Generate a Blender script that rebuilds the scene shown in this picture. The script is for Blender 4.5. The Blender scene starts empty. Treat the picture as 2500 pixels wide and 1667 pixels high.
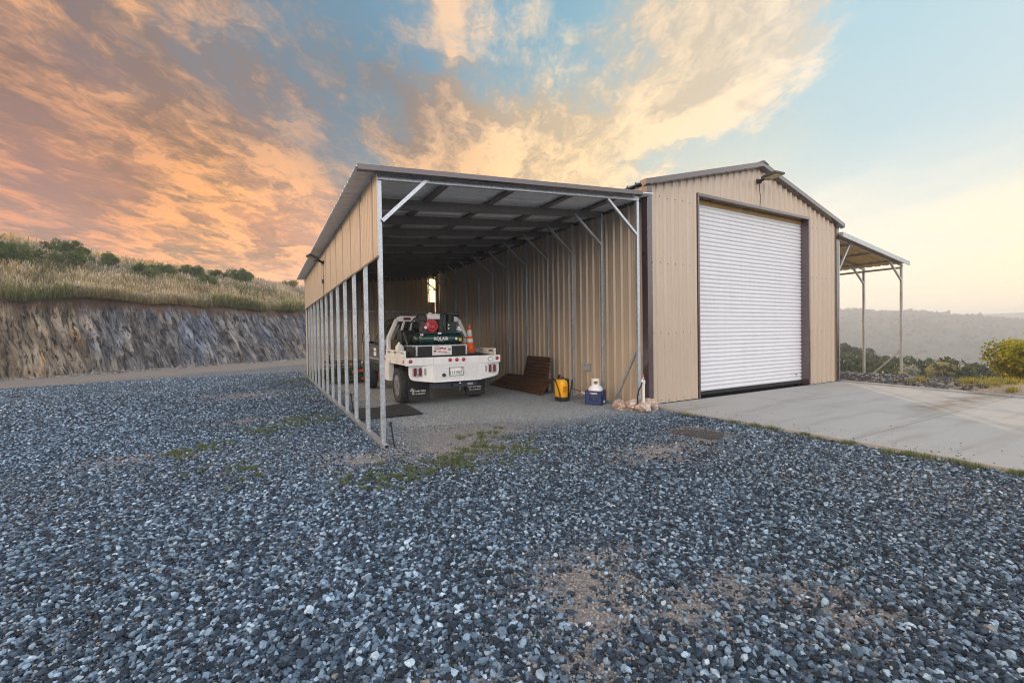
import bpy, bmesh, math, random
import numpy as np
from mathutils import Vector, Matrix, Euler, noise as mnoise
random.seed(7); rng = np.random.default_rng(11)
PI = math.pi
S = bpy.context.scene
COL = S.collection

def lin(r, g, b):
    f = lambda c: (c/255/12.92) if c/255 <= .04045 else ((c/255+.055)/1.055)**2.4
    return (f(r), f(g), f(b))

# ---------------------------------------------------------------- node helper
class NT:
    def __init__(s, nt): s.nt = nt; s.n = nt.nodes; s.l = nt.links
    def new(s, t, **k):
        x = s.n.new(t)
        for a, b in k.items(): setattr(x, a, b)
        return x
    def put(s, sock, v):
        if isinstance(v, bpy.types.NodeSocket): s.l.new(v, sock)
        elif v is not None:
            try: sock.default_value = v
            except Exception: sock.default_value = tuple(v) + (1,)
    def m(s, op, a, b=None, c=None, clamp=False):
        x = s.new('ShaderNodeMath', operation=op); x.use_clamp = clamp
        for i, v in enumerate((a, b, c)):
            if v is not None: s.put(x.inputs[i], v)
        return x.outputs[0]
    def v(s, op, a, b=None, scale=None):
        x = s.new('ShaderNodeVectorMath', operation=op)
        s.put(x.inputs[0], a)
        if b is not None: s.put(x.inputs[1], b)
        if scale is not None: s.put(x.inputs['Scale'], scale)
        return x.outputs['Value'] if op in ('DOT_PRODUCT', 'LENGTH', 'DISTANCE') else x.outputs[0]
    def mix(s, f, a, b, bt='MIX'):
        x = s.new('ShaderNodeMix', data_type='RGBA', blend_type=bt)
        s.put(x.inputs[0], f)
        for i, v in ((6, a), (7, b)):
            s.put(x.inputs[i], v if isinstance(v, bpy.types.NodeSocket) else tuple(v)[:3] + (1,))
        return x.outputs[2]
    def ramp(s, f, stops, interp='LINEAR'):
        x = s.new('ShaderNodeValToRGB'); cr = x.color_ramp; cr.interpolation = interp
        while len(cr.elements) < len(stops): cr.elements.new(.5)
        for e, (p, c) in zip(cr.elements, stops):
            e.position = p; e.color = (c if len(c) == 4 else tuple(c) + (1,)) if hasattr(c, '__len__') else (c, c, c, 1)
        s.put(x.inputs[0], f); return x.outputs[0]
    def noise(s, vec, sc, det=4, rough=.55, out=0, dist=0.0):
        x = s.new('ShaderNodeTexNoise'); s.put(x.inputs['Vector'], vec)
        x.inputs['Scale'].default_value = sc; x.inputs['Detail'].default_value = det
        x.inputs['Roughness'].default_value = rough; x.inputs['Distortion'].default_value = dist
        return x.outputs[out]
    def vor(s, vec, sc, out='Distance', feature='F1', rnd=1.0):
        x = s.new('ShaderNodeTexVoronoi', feature=feature); s.put(x.inputs['Vector'], vec)
        x.inputs['Scale'].default_value = sc; x.inputs['Randomness'].default_value = rnd
        return x.outputs[out]
    def maprange(s, v, a, b, c=0.0, d=1.0):
        x = s.new('ShaderNodeMapRange'); s.put(x.inputs[0], v)
        for i, q in zip((1, 2, 3, 4), (a, b, c, d)): x.inputs[i].default_value = q
        return x.outputs[0]
    def combine(s, x=0.0, y=0.0, z=0.0):
        c = s.new('ShaderNodeCombineXYZ')
        for i, q in enumerate((x, y, z)): s.put(c.inputs[i], q)
        return c.outputs[0]
    def sep(s, v):
        c = s.new('ShaderNodeSeparateXYZ'); s.put(c.inputs[0], v); return c.outputs
    def bump(s, h, strength=.3, dist=.01):
        x = s.new('ShaderNodeBump'); s.put(x.inputs['Height'], h)
        x.inputs['Strength'].default_value = strength; x.inputs['Distance'].default_value = dist
        return x.outputs[0]

MATS = {}
def newmat(name):
    m = bpy.data.materials.new(name); m.use_nodes = True
    t = NT(m.node_tree); b = t.n['Principled BSDF']; MATS[name] = m
    return m, t, b
def objco(t): return t.new('ShaderNodeTexCoord').outputs['Object']
def mat(name, col, rough=.5, metal=0.0, var=.12, vs=6.0, bump=0.0, bs=60.0, emit=None, es=1.0, dirt=None, da=.0, coat=0.0, spec=.5, trans=0.0):
    """painted / plain surface with a little uneven wear"""
    m, t, b = newmat(name); co = objco(t)
    n = t.noise(co, vs, 5, .6)
    c0 = tuple(x*(1-var) for x in col); c1 = tuple(min(1, x*(1+var)) for x in col)
    c = t.ramp(n, [(.3, c0), (.7, c1)])
    if dirt:
        n2 = t.noise(co, vs*.6, 6, .7)
        c = t.mix(t.m('MULTIPLY', t.maprange(n2, .45, .75), da), c, dirt)
    t.put(b.inputs['Base Color'], c)
    r = t.maprange(t.noise(co, vs*1.7, 3), .3, .7, max(.02, rough-.08), min(1, rough+.1))
    t.put(b.inputs['Roughness'], r)
    b.inputs['Metallic'].default_value = metal
    b.inputs['Specular IOR Level'].default_value = spec
    b.inputs['Coat Weight'].default_value = coat
    if trans: b.inputs['Transmission Weight'].default_value = trans
    if bump: t.put(b.inputs['Normal'], t.bump(t.noise(co, bs, 4), bump, .004))
    if emit:
        b.inputs['Emission Color'].default_value = tuple(emit) + (1,); b.inputs['Emission Strength'].default_value = es
    return m
def attrmat(name, attr='col', rough=.8, atype='GEOMETRY', trans=0.0, spec=.3, nz=0.0):
    m, t, b = newmat(name)
    a = t.new('ShaderNodeAttribute', attribute_type=atype, attribute_name=attr)
    c = a.outputs['Color']
    if nz:
        n = t.noise(objco(t), 9.0, 3)
        c = t.mix(nz, c, t.ramp(n, [(.35, (0, 0, 0)), (.65, (1, 1, 1))]), 'OVERLAY')
    t.put(b.inputs['Base Color'], c)
    b.inputs['Roughness'].default_value = rough; b.inputs['Specular IOR Level'].default_value = spec
    if trans:
        tr = t.new('ShaderNodeBsdfTranslucent'); t.put(tr.inputs['Color'], c)
        mx = t.new('ShaderNodeMixShader'); mx.inputs[0].default_value = trans
        t.l.new(b.outputs[0], mx.inputs[1]); t.l.new(tr.outputs[0], mx.inputs[2])
        t.l.new(mx.outputs[0], t.n['Material Output'].inputs['Surface'])
    return m

# ---------------------------------------------------------------- object helpers
ORG = {}
def tag(o, label=None, cat=None, group=None, kind=None):
    if label: o['label'] = label
    if cat: o['category'] = cat
    if group: o['group'] = group
    if kind: o['kind'] = kind
    return o
def thing(name, label, cat, loc, group=None, rz=0.0):
    o = bpy.data.objects.new(name, None); COL.objects.link(o)
    o.location = loc; o.rotation_euler = (0, 0, rz); o.empty_display_size = .2
    ORG[o.name] = Vector(loc); return tag(o, label, cat, group)
def link(o, parent=None, org=None):
    COL.objects.link(o)
    if parent is not None: o.parent = parent
    return o

class MB:
    """collects shapes in world coordinates, then links them as ONE mesh object"""
    def __init__(s): s.v = []; s.f = []; s.sm = []; s.mi = []; s.cur = 0
    def add(s, vs, fs, smooth=False):
        o = len(s.v); s.v += [tuple(x) for x in vs]; s.f += [tuple(i+o for i in f) for f in fs]; s.sm += [smooth]*len(fs); s.mi += [s.cur]*len(fs); return s
    def box(s, x0, x1, y0, y1, z0, z1):
        v = [(x0,y0,z0),(x1,y0,z0),(x1,y1,z0),(x0,y1,z0),(x0,y0,z1),(x1,y0,z1),(x1,y1,z1),(x0,y1,z1)]
        return s.add(v, [(3,2,1,0),(4,5,6,7),(0,1,5,4),(1,2,6,5),(2,3,7,6),(3,0,4,7)])
    def beam(s, p, q, w, h, up=(0, 0, 1)):
        p = Vector(p); q = Vector(q); d = (q-p).normalized(); up = Vector(up)
        if abs(d.dot(up)) > .98: up = Vector((1, 0, 0))
        a = d.cross(up).normalized(); b = a.cross(d).normalized()
        v = [c + a*(w/2*i) + b*(h/2*j) for c in (p, q) for i, j in ((-1,-1),(1,-1),(1,1),(-1,1))]
        return s.add(v, [(0,1,2,3),(7,6,5,4),(0,4,5,1),(1,5,6,2),(2,6,7,3),(3,7,4,0)])
    def cyl(s, p, q, r0, r1=None, n=16, caps=True):
        r1 = r0 if r1 is None else r1; p = Vector(p); q = Vector(q); d = (q-p).normalized()
        a = d.orthogonal().normalized(); b = d.cross(a)
        v = []
        for c, r in ((p, r0), (q, r1)):
            v += [c + (a*math.cos(2*PI*i/n) + b*math.sin(2*PI*i/n))*r for i in range(n)]
        s.add(v, [(i, (i+1) % n, n+(i+1) % n, n+i) for i in range(n)], True)
        if caps: s.add(v, [tuple(range(n))[::-1], tuple(range(n, 2*n))])
        return s
    def tube(s, pts, r, n=8):
        pts = [Vector(p) for p in pts]; m = len(pts); v = []; prev = None
        for i, p in enumerate(pts):
            d = (pts[min(i+1, m-1)]-pts[max(i-1, 0)]).normalized()
            a = (prev - d*prev.dot(d)).normalized() if prev is not None and (prev - d*prev.dot(d)).length > 1e-4 else d.orthogonal().normalized()
            prev = a; b = d.cross(a); rr = r[i] if hasattr(r, '__len__') else r
            v += [p + (a*math.cos(2*PI*k/n)+b*math.sin(2*PI*k/n))*rr for k in range(n)]
        f = [(i*n+k, i*n+(k+1) % n, (i+1)*n+(k+1) % n, (i+1)*n+k) for i in range(m-1) for k in range(n)]
        s.add(v, f, True); s.add(v, [tuple(range(n))[::-1], tuple(range((m-1)*n, m*n))]); return s
    def lathe(s, c, prof, axis=(0, 0, 1), n=24):
        c = Vector(c); d = Vector(axis).normalized(); a = d.orthogonal().normalized(); b = d.cross(a); v = []
        for r, h in prof: v += [c + d*h + (a*math.cos(2*PI*i/n)+b*math.sin(2*PI*i/n))*r for i in range(n)]
        m = len(prof)
        s.add(v, [(j*n+i, j*n+(i+1) % n, (j+1)*n+(i+1) % n, (j+1)*n+i) for j in range(m-1) for i in range(n)], True)
        s.add(v, [tuple(range(n))[::-1], tuple(range((m-1)*n, m*n))]); return s
    def prism(s, poly, axis, a0, a1):
        """poly of 2D points extruded along axis: 'x' -> (y,z), 'y' -> (x,z), 'z' -> (x,y)"""
        mk = {'x': lambda p, a: (a, p[0], p[1]), 'y': lambda p, a: (p[0], a, p[1]), 'z': lambda p, a: (p[0], p[1], a)}[axis]
        n = len(poly); v = [mk(p, a0) for p in poly] + [mk(p, a1) for p in poly]
        s.add(v, [tuple(range(n)), tuple(range(n, 2*n))[::-1]] + [(i, n+i, n+(i+1) % n, (i+1) % n) for i in range(n)])
        return s
    def corr(s, o, u, n, prof, W, zlo, zhi, v=(0, 0, 1)):
        """corrugated sheet: profile (t,h) along u, bulging along n, standing between zlo(t) and zhi(t)"""
        o, u, n, v = map(Vector, (o, u, n, v)); vs = []
        for t, h in prof: vs += [o+u*t+n*h+v*zlo(t), o+u*t+n*h+v*zhi(t)]
        return s.add(vs, [(2*i, 2*i+2, 2*i+3, 2*i+1) for i in range(len(prof)-1)])
    def build(s, name, material, parent=None, loc=None, bevel=0.0, autosmooth=True, recalc=True):
        me = bpy.data.meshes.new(name)
        org = ORG[parent.name] if parent is not None else Vector(loc or (0, 0, 0))
        me.from_pydata([tuple(Vector(x)-org) for x in s.v], [], s.f)
        me.polygons.foreach_set('use_smooth', s.sm)
        if recalc:
            bm = bmesh.new(); bm.from_mesh(me); bmesh.ops.recalc_face_normals(bm, faces=bm.faces); bm.to_mesh(me); bm.free()
        for q in ([material] if isinstance(material, str) else material): me.materials.append(MATS[q])
        if any(s.mi): me.polygons.foreach_set('material_index', s.mi)
        ob = bpy.data.objects.new(name, me); link(ob, parent)
        if parent is None: ob.location = org
        ORG[ob.name] = org
        if bevel:
            b = ob.modifiers.new('bevel', 'BEVEL'); b.width = bevel; b.segments = 2; b.limit_method = 'ANGLE'; b.angle_limit = .6
        return ob
def dup_mesh(name, src, parent, offset):
    """same mesh again, shifted"""
    o = bpy.data.objects.new(name, src.data); link(o, parent); o.location = Vector(src.location)+Vector(offset)
    for md in src.modifiers:
        k = o.modifiers.new(md.name, md.type)
        if md.type == 'BEVEL': k.width = md.width; k.segments = 2; k.limit_method = 'ANGLE'; k.angle_limit = .6
    ORG[o.name] = ORG[src.name]; return o
def copy_tree(o, parent=None):
    c = o.copy(); COL.objects.link(c); c.parent = parent
    for ch in o.children: copy_tree(ch, c)
    return c
def lettering(body, size, at, material, parent, rot=(PI/2, 0, 0), extrude=.001, align='LEFT', shear=0.0, name='lettering', spacing=1.0, bold=0.0):
    cu = bpy.data.curves.new(name, 'FONT'); cu.body = body; cu.size = size; cu.extrude = extrude; cu.align_x = align
    cu.shear = shear; cu.space_character = spacing; cu.offset = bold; cu.materials.append(MATS[material])
    tmp = bpy.data.objects.new(name, cu); COL.objects.link(tmp); dg = bpy.context.evaluated_depsgraph_get()
    me = bpy.data.meshes.new_from_object(tmp.evaluated_get(dg)); bpy.data.objects.remove(tmp); bpy.data.curves.remove(cu)
    o = bpy.data.objects.new(name, me); link(o, parent); o.name = name
    o.location = Vector(at) - (ORG[parent.name] if parent else Vector()); o.rotation_euler = rot
    return o
def arr_mesh(name, V, F, material, cols=None, smooth=False, loc=(0, 0, 0), parent=None):
    """V (n,3), F (m,k) arrays, optional per-vertex colour"""
    V = np.asarray(V, 'f4'); F = np.asarray(F, 'i4'); k = F.shape[1]
    me = bpy.data.meshes.new(name); me.vertices.add(len(V)); me.loops.add(F.size); me.polygons.add(len(F))
    org = np.array(ORG[parent.name] if parent is not None else loc, 'f4')
    me.vertices.foreach_set('co', (V-org).ravel()); me.loops.foreach_set('vertex_index', F.ravel())
    me.polygons.foreach_set('loop_start', np.arange(0, F.size, k)); me.polygons.foreach_set('loop_total', np.full(len(F), k))
    if smooth: me.polygons.foreach_set('use_smooth', np.ones(len(F), bool))
    me.update(calc_edges=True)
    if cols is not None:
        a = me.color_attributes.new('col', 'FLOAT_COLOR', 'POINT'); c = np.ones((len(V), 4), 'f4'); c[:, :3] = cols
        a.data.foreach_set('color', c.ravel())
    me.validate()
    if material: me.materials.append(MATS[material] if isinstance(material, str) else material)
    o = bpy.data.objects.new(name, me); link(o, parent)
    if parent is None: o.location = loc
    ORG[o.name] = Vector(tuple(float(q) for q in org)); return o
def sstep(x, a, b):
    t = np.clip((x-a)/(b-a), 0, 1); return t*t*(3-2*t)
def vnoise(x, y, sc, seed=0):
    """cheap value noise on arrays"""
    x = np.asarray(x, float)*sc+seed*17.31; y = np.asarray(y, float)*sc+seed*9.17
    xi = np.floor(x); yi = np.floor(y); fx = x-xi; fy = y-yi; fx = fx*fx*(3-2*fx); fy = fy*fy*(3-2*fy)
    h = lambda a, b: np.modf(np.abs(np.sin(a*127.1+b*311.7)*43758.5453))[0]
    return (h(xi, yi)*(1-fx)+h(xi+1, yi)*fx)*(1-fy)+(h(xi, yi+1)*(1-fx)+h(xi+1, yi+1)*fx)*fy
def fbm(x, y, sc, seed=0, o=4):
    r = 0; a = .5
    for i in range(o): r = r+a*vnoise(x, y, sc*2**i, seed+i); a *= .5
    return r

# ---------------------------------------------------------------- camera
cam = bpy.data.cameras.new('camera'); co = bpy.data.objects.new('camera', cam); COL.objects.link(co); S.camera = co
CF, YAW, PIT, ROL = 1067.64, .5139, -.0142, -.0145
cam.sensor_width = 36; cam.sensor_fit = 'HORIZONTAL'; cam.lens = 36*CF/2500
cam.clip_start = .05; cam.clip_end = 6000
F_ = Vector((math.sin(YAW)*math.cos(PIT), math.cos(YAW)*math.cos(PIT), math.sin(PIT)))
R_ = Vector((math.cos(YAW), -math.sin(YAW), 0)); U_ = R_.cross(F_)
R2 = R_*math.cos(ROL)+U_*math.sin(ROL); U2 = -R_*math.sin(ROL)+U_*math.cos(ROL)
M = Matrix((R2, U2, -F_)).transposed().to_4x4(); M.translation = (0, 0, 1.42); co.matrix_world = M

# ---------------------------------------------------------------- sun and sky
SUN_AZ = math.atan2(.77, .64); SUN_EL = math.radians(8.0)
sd = Vector((math.sin(SUN_AZ)*math.cos(SUN_EL), math.cos(SUN_AZ)*math.cos(SUN_EL), math.sin(SUN_EL)))
sun = bpy.data.lights.new('sun', 'SUN'); so = bpy.data.objects.new('sun', sun); COL.objects.link(so)
sun.energy = 5.0; sun.angle = math.radians(.6); sun.color = (1.0, .66, .34)
so.rotation_euler = sd.to_track_quat('Z', 'Y').to_euler()

W = bpy.data.worlds.new('World'); S.world = W; W.use_nodes = True
t = NT(W.node_tree); bg = t.n['Background']
d = t.new('ShaderNodeTexCoord').outputs['Generated']
x, y, z = t.sep(d)
zc = t.m('ADD', t.m('MAXIMUM', z, 0.0), .09)
pa = t.m('DIVIDE', t.m('ADD', t.m('MULTIPLY', x, .454), t.m('MULTIPLY', y, .891)), zc)
pb = t.m('DIVIDE', t.m('SUBTRACT', t.m('MULTIPLY', x, .891), t.m('MULTIPLY', y, .454)), zc)
# wind-drawn streaks converge towards the horizon beyond the garage
P = t.combine(t.m('MULTIPLY', pa, .75), pb, 0.0)
warp = t.v('SCALE', t.v('SUBTRACT', t.noise(P, 1.3, 5, .6, 1), (.5, .5, .5)), scale=1.1)
P2 = t.v('ADD', P, warp)
n1 = t.noise(P2, .95, 10, .65)
n1b = t.noise(t.v('ADD', P2, (.13, .07, .0)), .95, 10, .65)
fine = t.noise(t.combine(t.m('MULTIPLY', pa, 1.3), t.m('MULTIPLY', pb, 3.2), 3.0), 2.2, 7, .65)
dw = t.v('NORMALIZE', t.v('ADD', d, t.v('SCALE', t.v('SUBTRACT', t.noise(P, 1.6, 5, .6, 1), (.5, .5, .5)), scale=.20)))
def pxdir(px, py):
    v = F_ + R2*((px*1.063-1250)/CF) - U2*((py*1.063-833.5)/CF); return v.normalized()
# sample points of the sky seen here: (x, y, clear colour, cloud colour, cover)
SKY = [(60,60,(140,126,130),(240,182,132),.75),(240,90,(150,136,136),(255,212,150),.95),(60,215,(128,112,118),(150,130,130),.5),
 (350,220,(112,116,128),(150,136,136),.5),(200,195,(122,116,124),(150,134,134),.5),(450,40,(140,156,165),(238,194,156),.75),(700,60,(128,165,185),(232,200,170),.72),
 (80,300,(200,130,98),(252,174,108),.95),(30,370,(150,120,118),(190,148,128),.55),(260,320,(138,120,122),(168,138,130),.55),(600,290,(122,120,128),(156,140,138),.55),
 (300,430,(240,156,96),(255,182,92),.9),(470,490,(252,166,92),(255,196,98),.95),(420,390,(240,150,95),(255,190,105),.95),(60,450,(150,112,108),(222,150,110),.6),
 (650,370,(178,155,142),(252,202,150),.6),(150,540,(172,150,142),(232,172,135),.55),(620,590,(222,165,135),(245,188,150),.6),
 (900,190,(108,152,176),(160,150,148),.4),(880,270,(122,134,144),(150,142,140),.55),(720,170,(108,146,168),(165,152,148),.45),(560,150,(110,136,156),(190,160,146),.6),(1050,60,(120,170,198),(238,208,178),.78),
 (1260,60,(118,176,200),(225,214,198),.45),(1220,180,(124,170,192),(242,214,178),.75),(980,340,(165,178,180),(255,212,158),.85),
 (1300,310,(196,198,185),(255,226,172),.98),(1530,230,(174,200,205),(255,233,190),.98),(1750,140,(168,204,216),(255,238,206),1.0),(1400,220,(165,190,195),(255,228,180),.85),
 (1950,50,(168,210,226),(255,242,218),.95),(1450,90,(145,188,206),(244,226,200),.72),(1600,340,(205,215,205),(255,230,195),.75),
 (2080,225,(190,218,225),(252,236,212),.6),(2120,70,(180,215,228),(240,238,228),.05),(2180,200,(198,223,230),(250,242,230),.1),(2310,60,(208,230,236),(240,240,235),0.),
 (1860,330,(212,226,222),(250,238,215),.15),(2200,380,(232,236,228),(245,240,228),0.),(2020,540,(262,255,238),(262,255,238),0.),
 (2280,600,(280,264,226),(280,264,226),0.),(2320,700,(288,262,196),(288,262,196),.1),(2000,700,(268,252,222),(268,252,222),0.),
 (1250,480,(245,205,160),(255,220,170),.7),(1650,480,(240,225,195),(250,232,200),.4)]
KK = 120.0
sumw = None; c0 = None; c1 = None; cv = None
def acc(a, b, vec=False):
    if a is None: return b
    return t.v('ADD', a, b) if vec else t.m('ADD', a, b)
pts = [(pxdir(a, b), lin(*p), lin(*q), r) for a, b, p, q, r in SKY]
def back(az, el, c, q, r):
    az, el = math.radians(az), math.radians(el)
    return (Vector((math.sin(az)*math.cos(el), math.cos(az)*math.cos(el), math.sin(el))), c, q, r)
pts += [back(188, 7, (3.0, 2.95, 2.9), (3.1, 3.0, 2.9), .4)]  # unseen low sky brightened to light the carport from the front
pts += [back(29, 62, (.62, .80, 1.0), (.9, .9, .95), .3), back(125, 20, (1.5, 1.5, 1.5), (1.8, 1.7, 1.6), .4),
        back(165, 25, (2.0, 2.0, 2.1), (2.3, 2.2, 2.1), .5), back(205, 25, (2.0, 2.0, 2.1), (2.3, 2.2, 2.1), .5),
        back(225, 8, (3.4, 2.9, 2.5), (3.6, 3.1, 2.6), .5), back(243, 9, (5.6, 4.4, 3.1), (6.0, 4.6, 3.2), .5), back(262, 9, (6.2, 4.6, 3.0), (6.5, 4.8, 3.0), .5), back(250, 24, (2.6, 2.2, 1.9), (3.0, 2.4, 1.9), .5), back(300, 14, (3.4, 2.3, 1.4), (4.0, 2.7, 1.5), .6),  # warm out-of-view band added to light the carport's inner wall
        back(180, 60, (1.2, 1.3, 1.5), (1.5, 1.5, 1.5), .4), back(270, 50, (.8, .9, 1.1), (1.2, 1.1, 1.0), .5), back(100, 50, (1.0, 1.15, 1.3), (1.2, 1.2, 1.2), .2)]
for dr, p, q, r in pts:
    w = t.m('EXPONENT', t.m('MULTIPLY_ADD', t.v('DOT_PRODUCT', dw, tuple(dr)), KK, -KK))
    sumw = acc(sumw, w)
    c0 = acc(c0, t.v('SCALE', p, scale=w), True); c1 = acc(c1, t.v('SCALE', q, scale=w), True)
    cv = acc(cv, t.m('MULTIPLY', w, r))
inv = t.m('DIVIDE', 1.0, t.m('ADD', sumw, 1e-20))
c0 = t.v('SCALE', c0, scale=inv); c1 = t.v('SCALE', c1, scale=inv); cv = t.m('MULTIPLY', cv, inv)
dens = t.m('ADD', t.m('MULTIPLY', n1, .76), t.m('MULTIPLY', fine, .24))
thr = t.m('SUBTRACT', .77, t.m('MULTIPLY', cv, .50))
den = t.m('DIVIDE', t.m('SUBTRACT', dens, thr), .14, clamp=True)
den = t.m('MULTIPLY', den, t.m('MULTIPLY', den, t.m('SUBTRACT', 3.0, t.m('MULTIPLY', den, 2.0))))
lit = t.m('ADD', t.m('ADD', t.m('MULTIPLY', t.m('SUBTRACT', n1, n1b), 9.0), t.m('MULTIPLY', t.m('SUBTRACT', fine, .5), 2.2)), .56, clamp=True)
shade = t.mix(lit, (.40, .41, .51), (1.18, 1.07, .97))
shade = t.mix(t.m('MULTIPLY', cv, t.maprange(pb, -.5, .5, 1.2, .55), clamp=True), (1, 1, 1), shade)
cl = t.v('MULTIPLY', c1, shade)
skyc = t.mix(den, c0, cl)
nish = t.new('ShaderNodeTexSky', sky_type='NISHITA'); nish.sun_disc = False
nish.sun_elevation = SUN_EL; nish.sun_rotation = SUN_AZ; nish.altitude = 300
skyc = t.v('ADD', skyc, t.v('SCALE', nish.outputs[0], scale=.008))
gm = t.new('ShaderNodeGamma'); t.put(gm.inputs[0], skyc); gm.inputs[1].default_value = 1.32
front = t.maprange(t.v('DOT_PRODUCT', d, tuple(F_)), .15, .5)
skyc = t.mix(t.m('MULTIPLY', front, t.maprange(pb, .6, -.5, .0, 1.0)), skyc, t.v('SCALE', gm.outputs[0], scale=1.13))
low = t.maprange(z, -.12, 0.0)
skyc = t.mix(low, (.12, .11, .10), skyc)
t.put(bg.inputs[0], skyc); bg.inputs[1].default_value = 1.0
W.cycles.sampling_method = 'MANUAL'; W.cycles.sample_map_resolution = 1024
S.view_settings.view_transform = 'Standard'; S.view_settings.look = 'None'
S.view_settings.exposure = 0.0; S.view_settings.gamma = 1.0
S.cycles.use_denoising = True; S.cycles.max_bounces = 6; S.cycles.diffuse_bounces = 3; S.cycles.glossy_bounces = 3
S.cycles.transmission_bounces = 4; S.cycles.transparent_max_bounces = 8; S.cycles.volume_bounces = 0
S.cycles.pixel_filter_type = 'BLACKMAN_HARRIS'; S.cycles.filter_width = 1.1
S.cycles.use_adaptive_sampling = True; S.cycles.adaptive_threshold = .015
# ---------------------------------------------------------------- materials of the ground
def ground_height(x, y):
    x = np.asarray(x, float); y = np.asarray(y, float)
    z = -.10 + .06*sstep(x, 1.0, 6.0)
    z = z + .035*(fbm(x, y, .35, 3)-.47)*sstep(np.hypot(x, y), 1, 5)
    # low bank right of the pad, then the ground drops away to the valley
    edge = 13.62+.13*(y-4)
    bank = sstep(x, edge+.05, edge+1.0)*(1-sstep(x, 15.0, 16.8))
    z = z + bank*(.20+.10*(fbm(x, y, 1.1, 8)-.47))
    z = z - .22*sstep(x, 15.4, 17.6) - 2.6*sstep(x, 19.0, 34.0) - .12*np.clip(x-24, 0, None)
    z = z - 1.5*sstep(y, 34, 60)*(x > 12)
    return z
PAD = [(6.55, 1.0-9), (6.60, 6.19), (13.95, 6.19), (13.21, 2.4), (12.2, -2.8), (11.2, -8.0)]
def in_pad(x, y):
    return (x > 6.5) & (y < 6.25) & (x < 13.62+.195*(y-4.2))
PATCH = [(1.63,2.16,.50,.36),(1.50,1.90,.35,.4),(2.45,1.62,.34,.26),(2.75,1.32,.42,.32),(2.62,1.10,.36,.24),(1.95,1.55,.4,.25),(4.25,3.85,.95,.42),(1.9,5.7,.6,.5),
         (-1.6,7.4,.7,.4),(-.5,14,1.4,.8),(1.0,5.6,.5,.5),(.3,1.75,.35,.25),(-.9,1.6,.5,.3),(2.6,6.0,1.2,.5),(.75,1.45,.5,.28),(1.25,1.55,.4,.25),(-.35,9.5,.9,.6),(2.2,5.4,.8,.45)]
def dirt_amount(x, y):
    v = np.zeros_like(np.asarray(x, float))
    for px, py, rx, ry in PATCH:
        v = np.maximum(v, 1.05-.62*np.hypot((x-px)/rx, (y-py)/ry))
    v = v*.98 + .62*(fbm(x, y, 2.2, 5)-.5)+.5*(fbm(x, y, 9.0, 15)-.5)
    return np.clip(v, 0, 1)
def road_amount(x, y):
    s = (np.asarray(x)+9.4)*-.638+(np.asarray(y)-25.6)*.77     # distance in front of the rock face (negative)
    return sstep(s+1.2*(fbm(x, y, .5, 2)-.5), -6.2, -4.0)
def port_amount(x, y):
    return sstep(x, 1.2, 2.2)*(1-sstep(x, 6.5, 6.7))*sstep(y+1.2*(fbm(x, y, .9, 6)-.5), 4.9, 6.7)*(1-sstep(y, 18.6, 19))

m, t, b = newmat('gravel_ground'); co_ = objco(t)
a = t.new('ShaderNodeAttribute', attribute_name='mask'); mk = t.sep(a.outputs['Vector'])
cell = t.vor(co_, 26.0, 'Color'); dist = t.vor(co_, 26.0, 'Distance')
hs = t.sep(cell)[0]
st = t.ramp(hs, [(0, (.030, .040, .055)), (.35, (.075, .098, .13)), (.65, (.17, .21, .25)), (.9, (.30, .35, .40)), (1, (.48, .50, .52))])
st = t.mix(t.maprange(dist, .45, .8), st, (.022, .027, .033))
cell2 = t.sep(t.vor(co_, 75.0, 'Color'))[0]
fine = t.ramp(cell2, [(0, (.16, .16, .155)), (.5, (.36, .35, .325)), (.85, (.52, .505, .47)), (1, (.70, .68, .64))])
soil = t.mix(t.noise(co_, 3.0, 5), (.15, .135, .128), (.29, .262, .248))
soil = t.mix(t.maprange(t.sep(co_)[0], 13.2, 14.4), soil, t.mix(t.noise(co_, 2.5, 6), (.27, .185, .115), (.52, .38, .25)))
soil = t.mix(t.maprange(cell2, .55, 1.0, 0, .7), soil, (.34, .33, .32))
c = t.mix(mk[2], st, fine)
c = t.mix(mk[0], c, soil)
rd = t.mix(t.noise(t.v('MULTIPLY', co_, (1.0, 1.0, 1.0)), .9, 6, .6), (.15, .13, .118), (.25, .222, .205))
rd = t.mix(t.maprange(cell2, .6, 1.0, 0, .5), rd, (.34, .33, .33))
c = t.mix(mk[1], c, rd)
t.put(b.inputs['Base Color'], c); b.inputs['Roughness'].default_value = .85; b.inputs['Specular IOR Level'].default_value = .25
h = t.m('SUBTRACT', 1.0, dist)
t.put(b.inputs['Normal'], t.bump(t.m('ADD', t.m('MULTIPLY', h, .75), t.m('MULTIPLY', t.vor(co_, 75.0), -.25)), .9, .03))

m, t, b = newmat('concrete'); co_ = objco(t)
n = t.noise(co_, .8, 6, .6); n2 = t.noise(co_, 14, 5, .65)
c = t.mix(n, (.30, .29, .275), (.425, .41, .385)); c = t.mix(t.maprange(n2, .35, .7, 0, .35), c, (.30, .29, .28))
cx, cy, cz = t.sep(co_)
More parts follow.
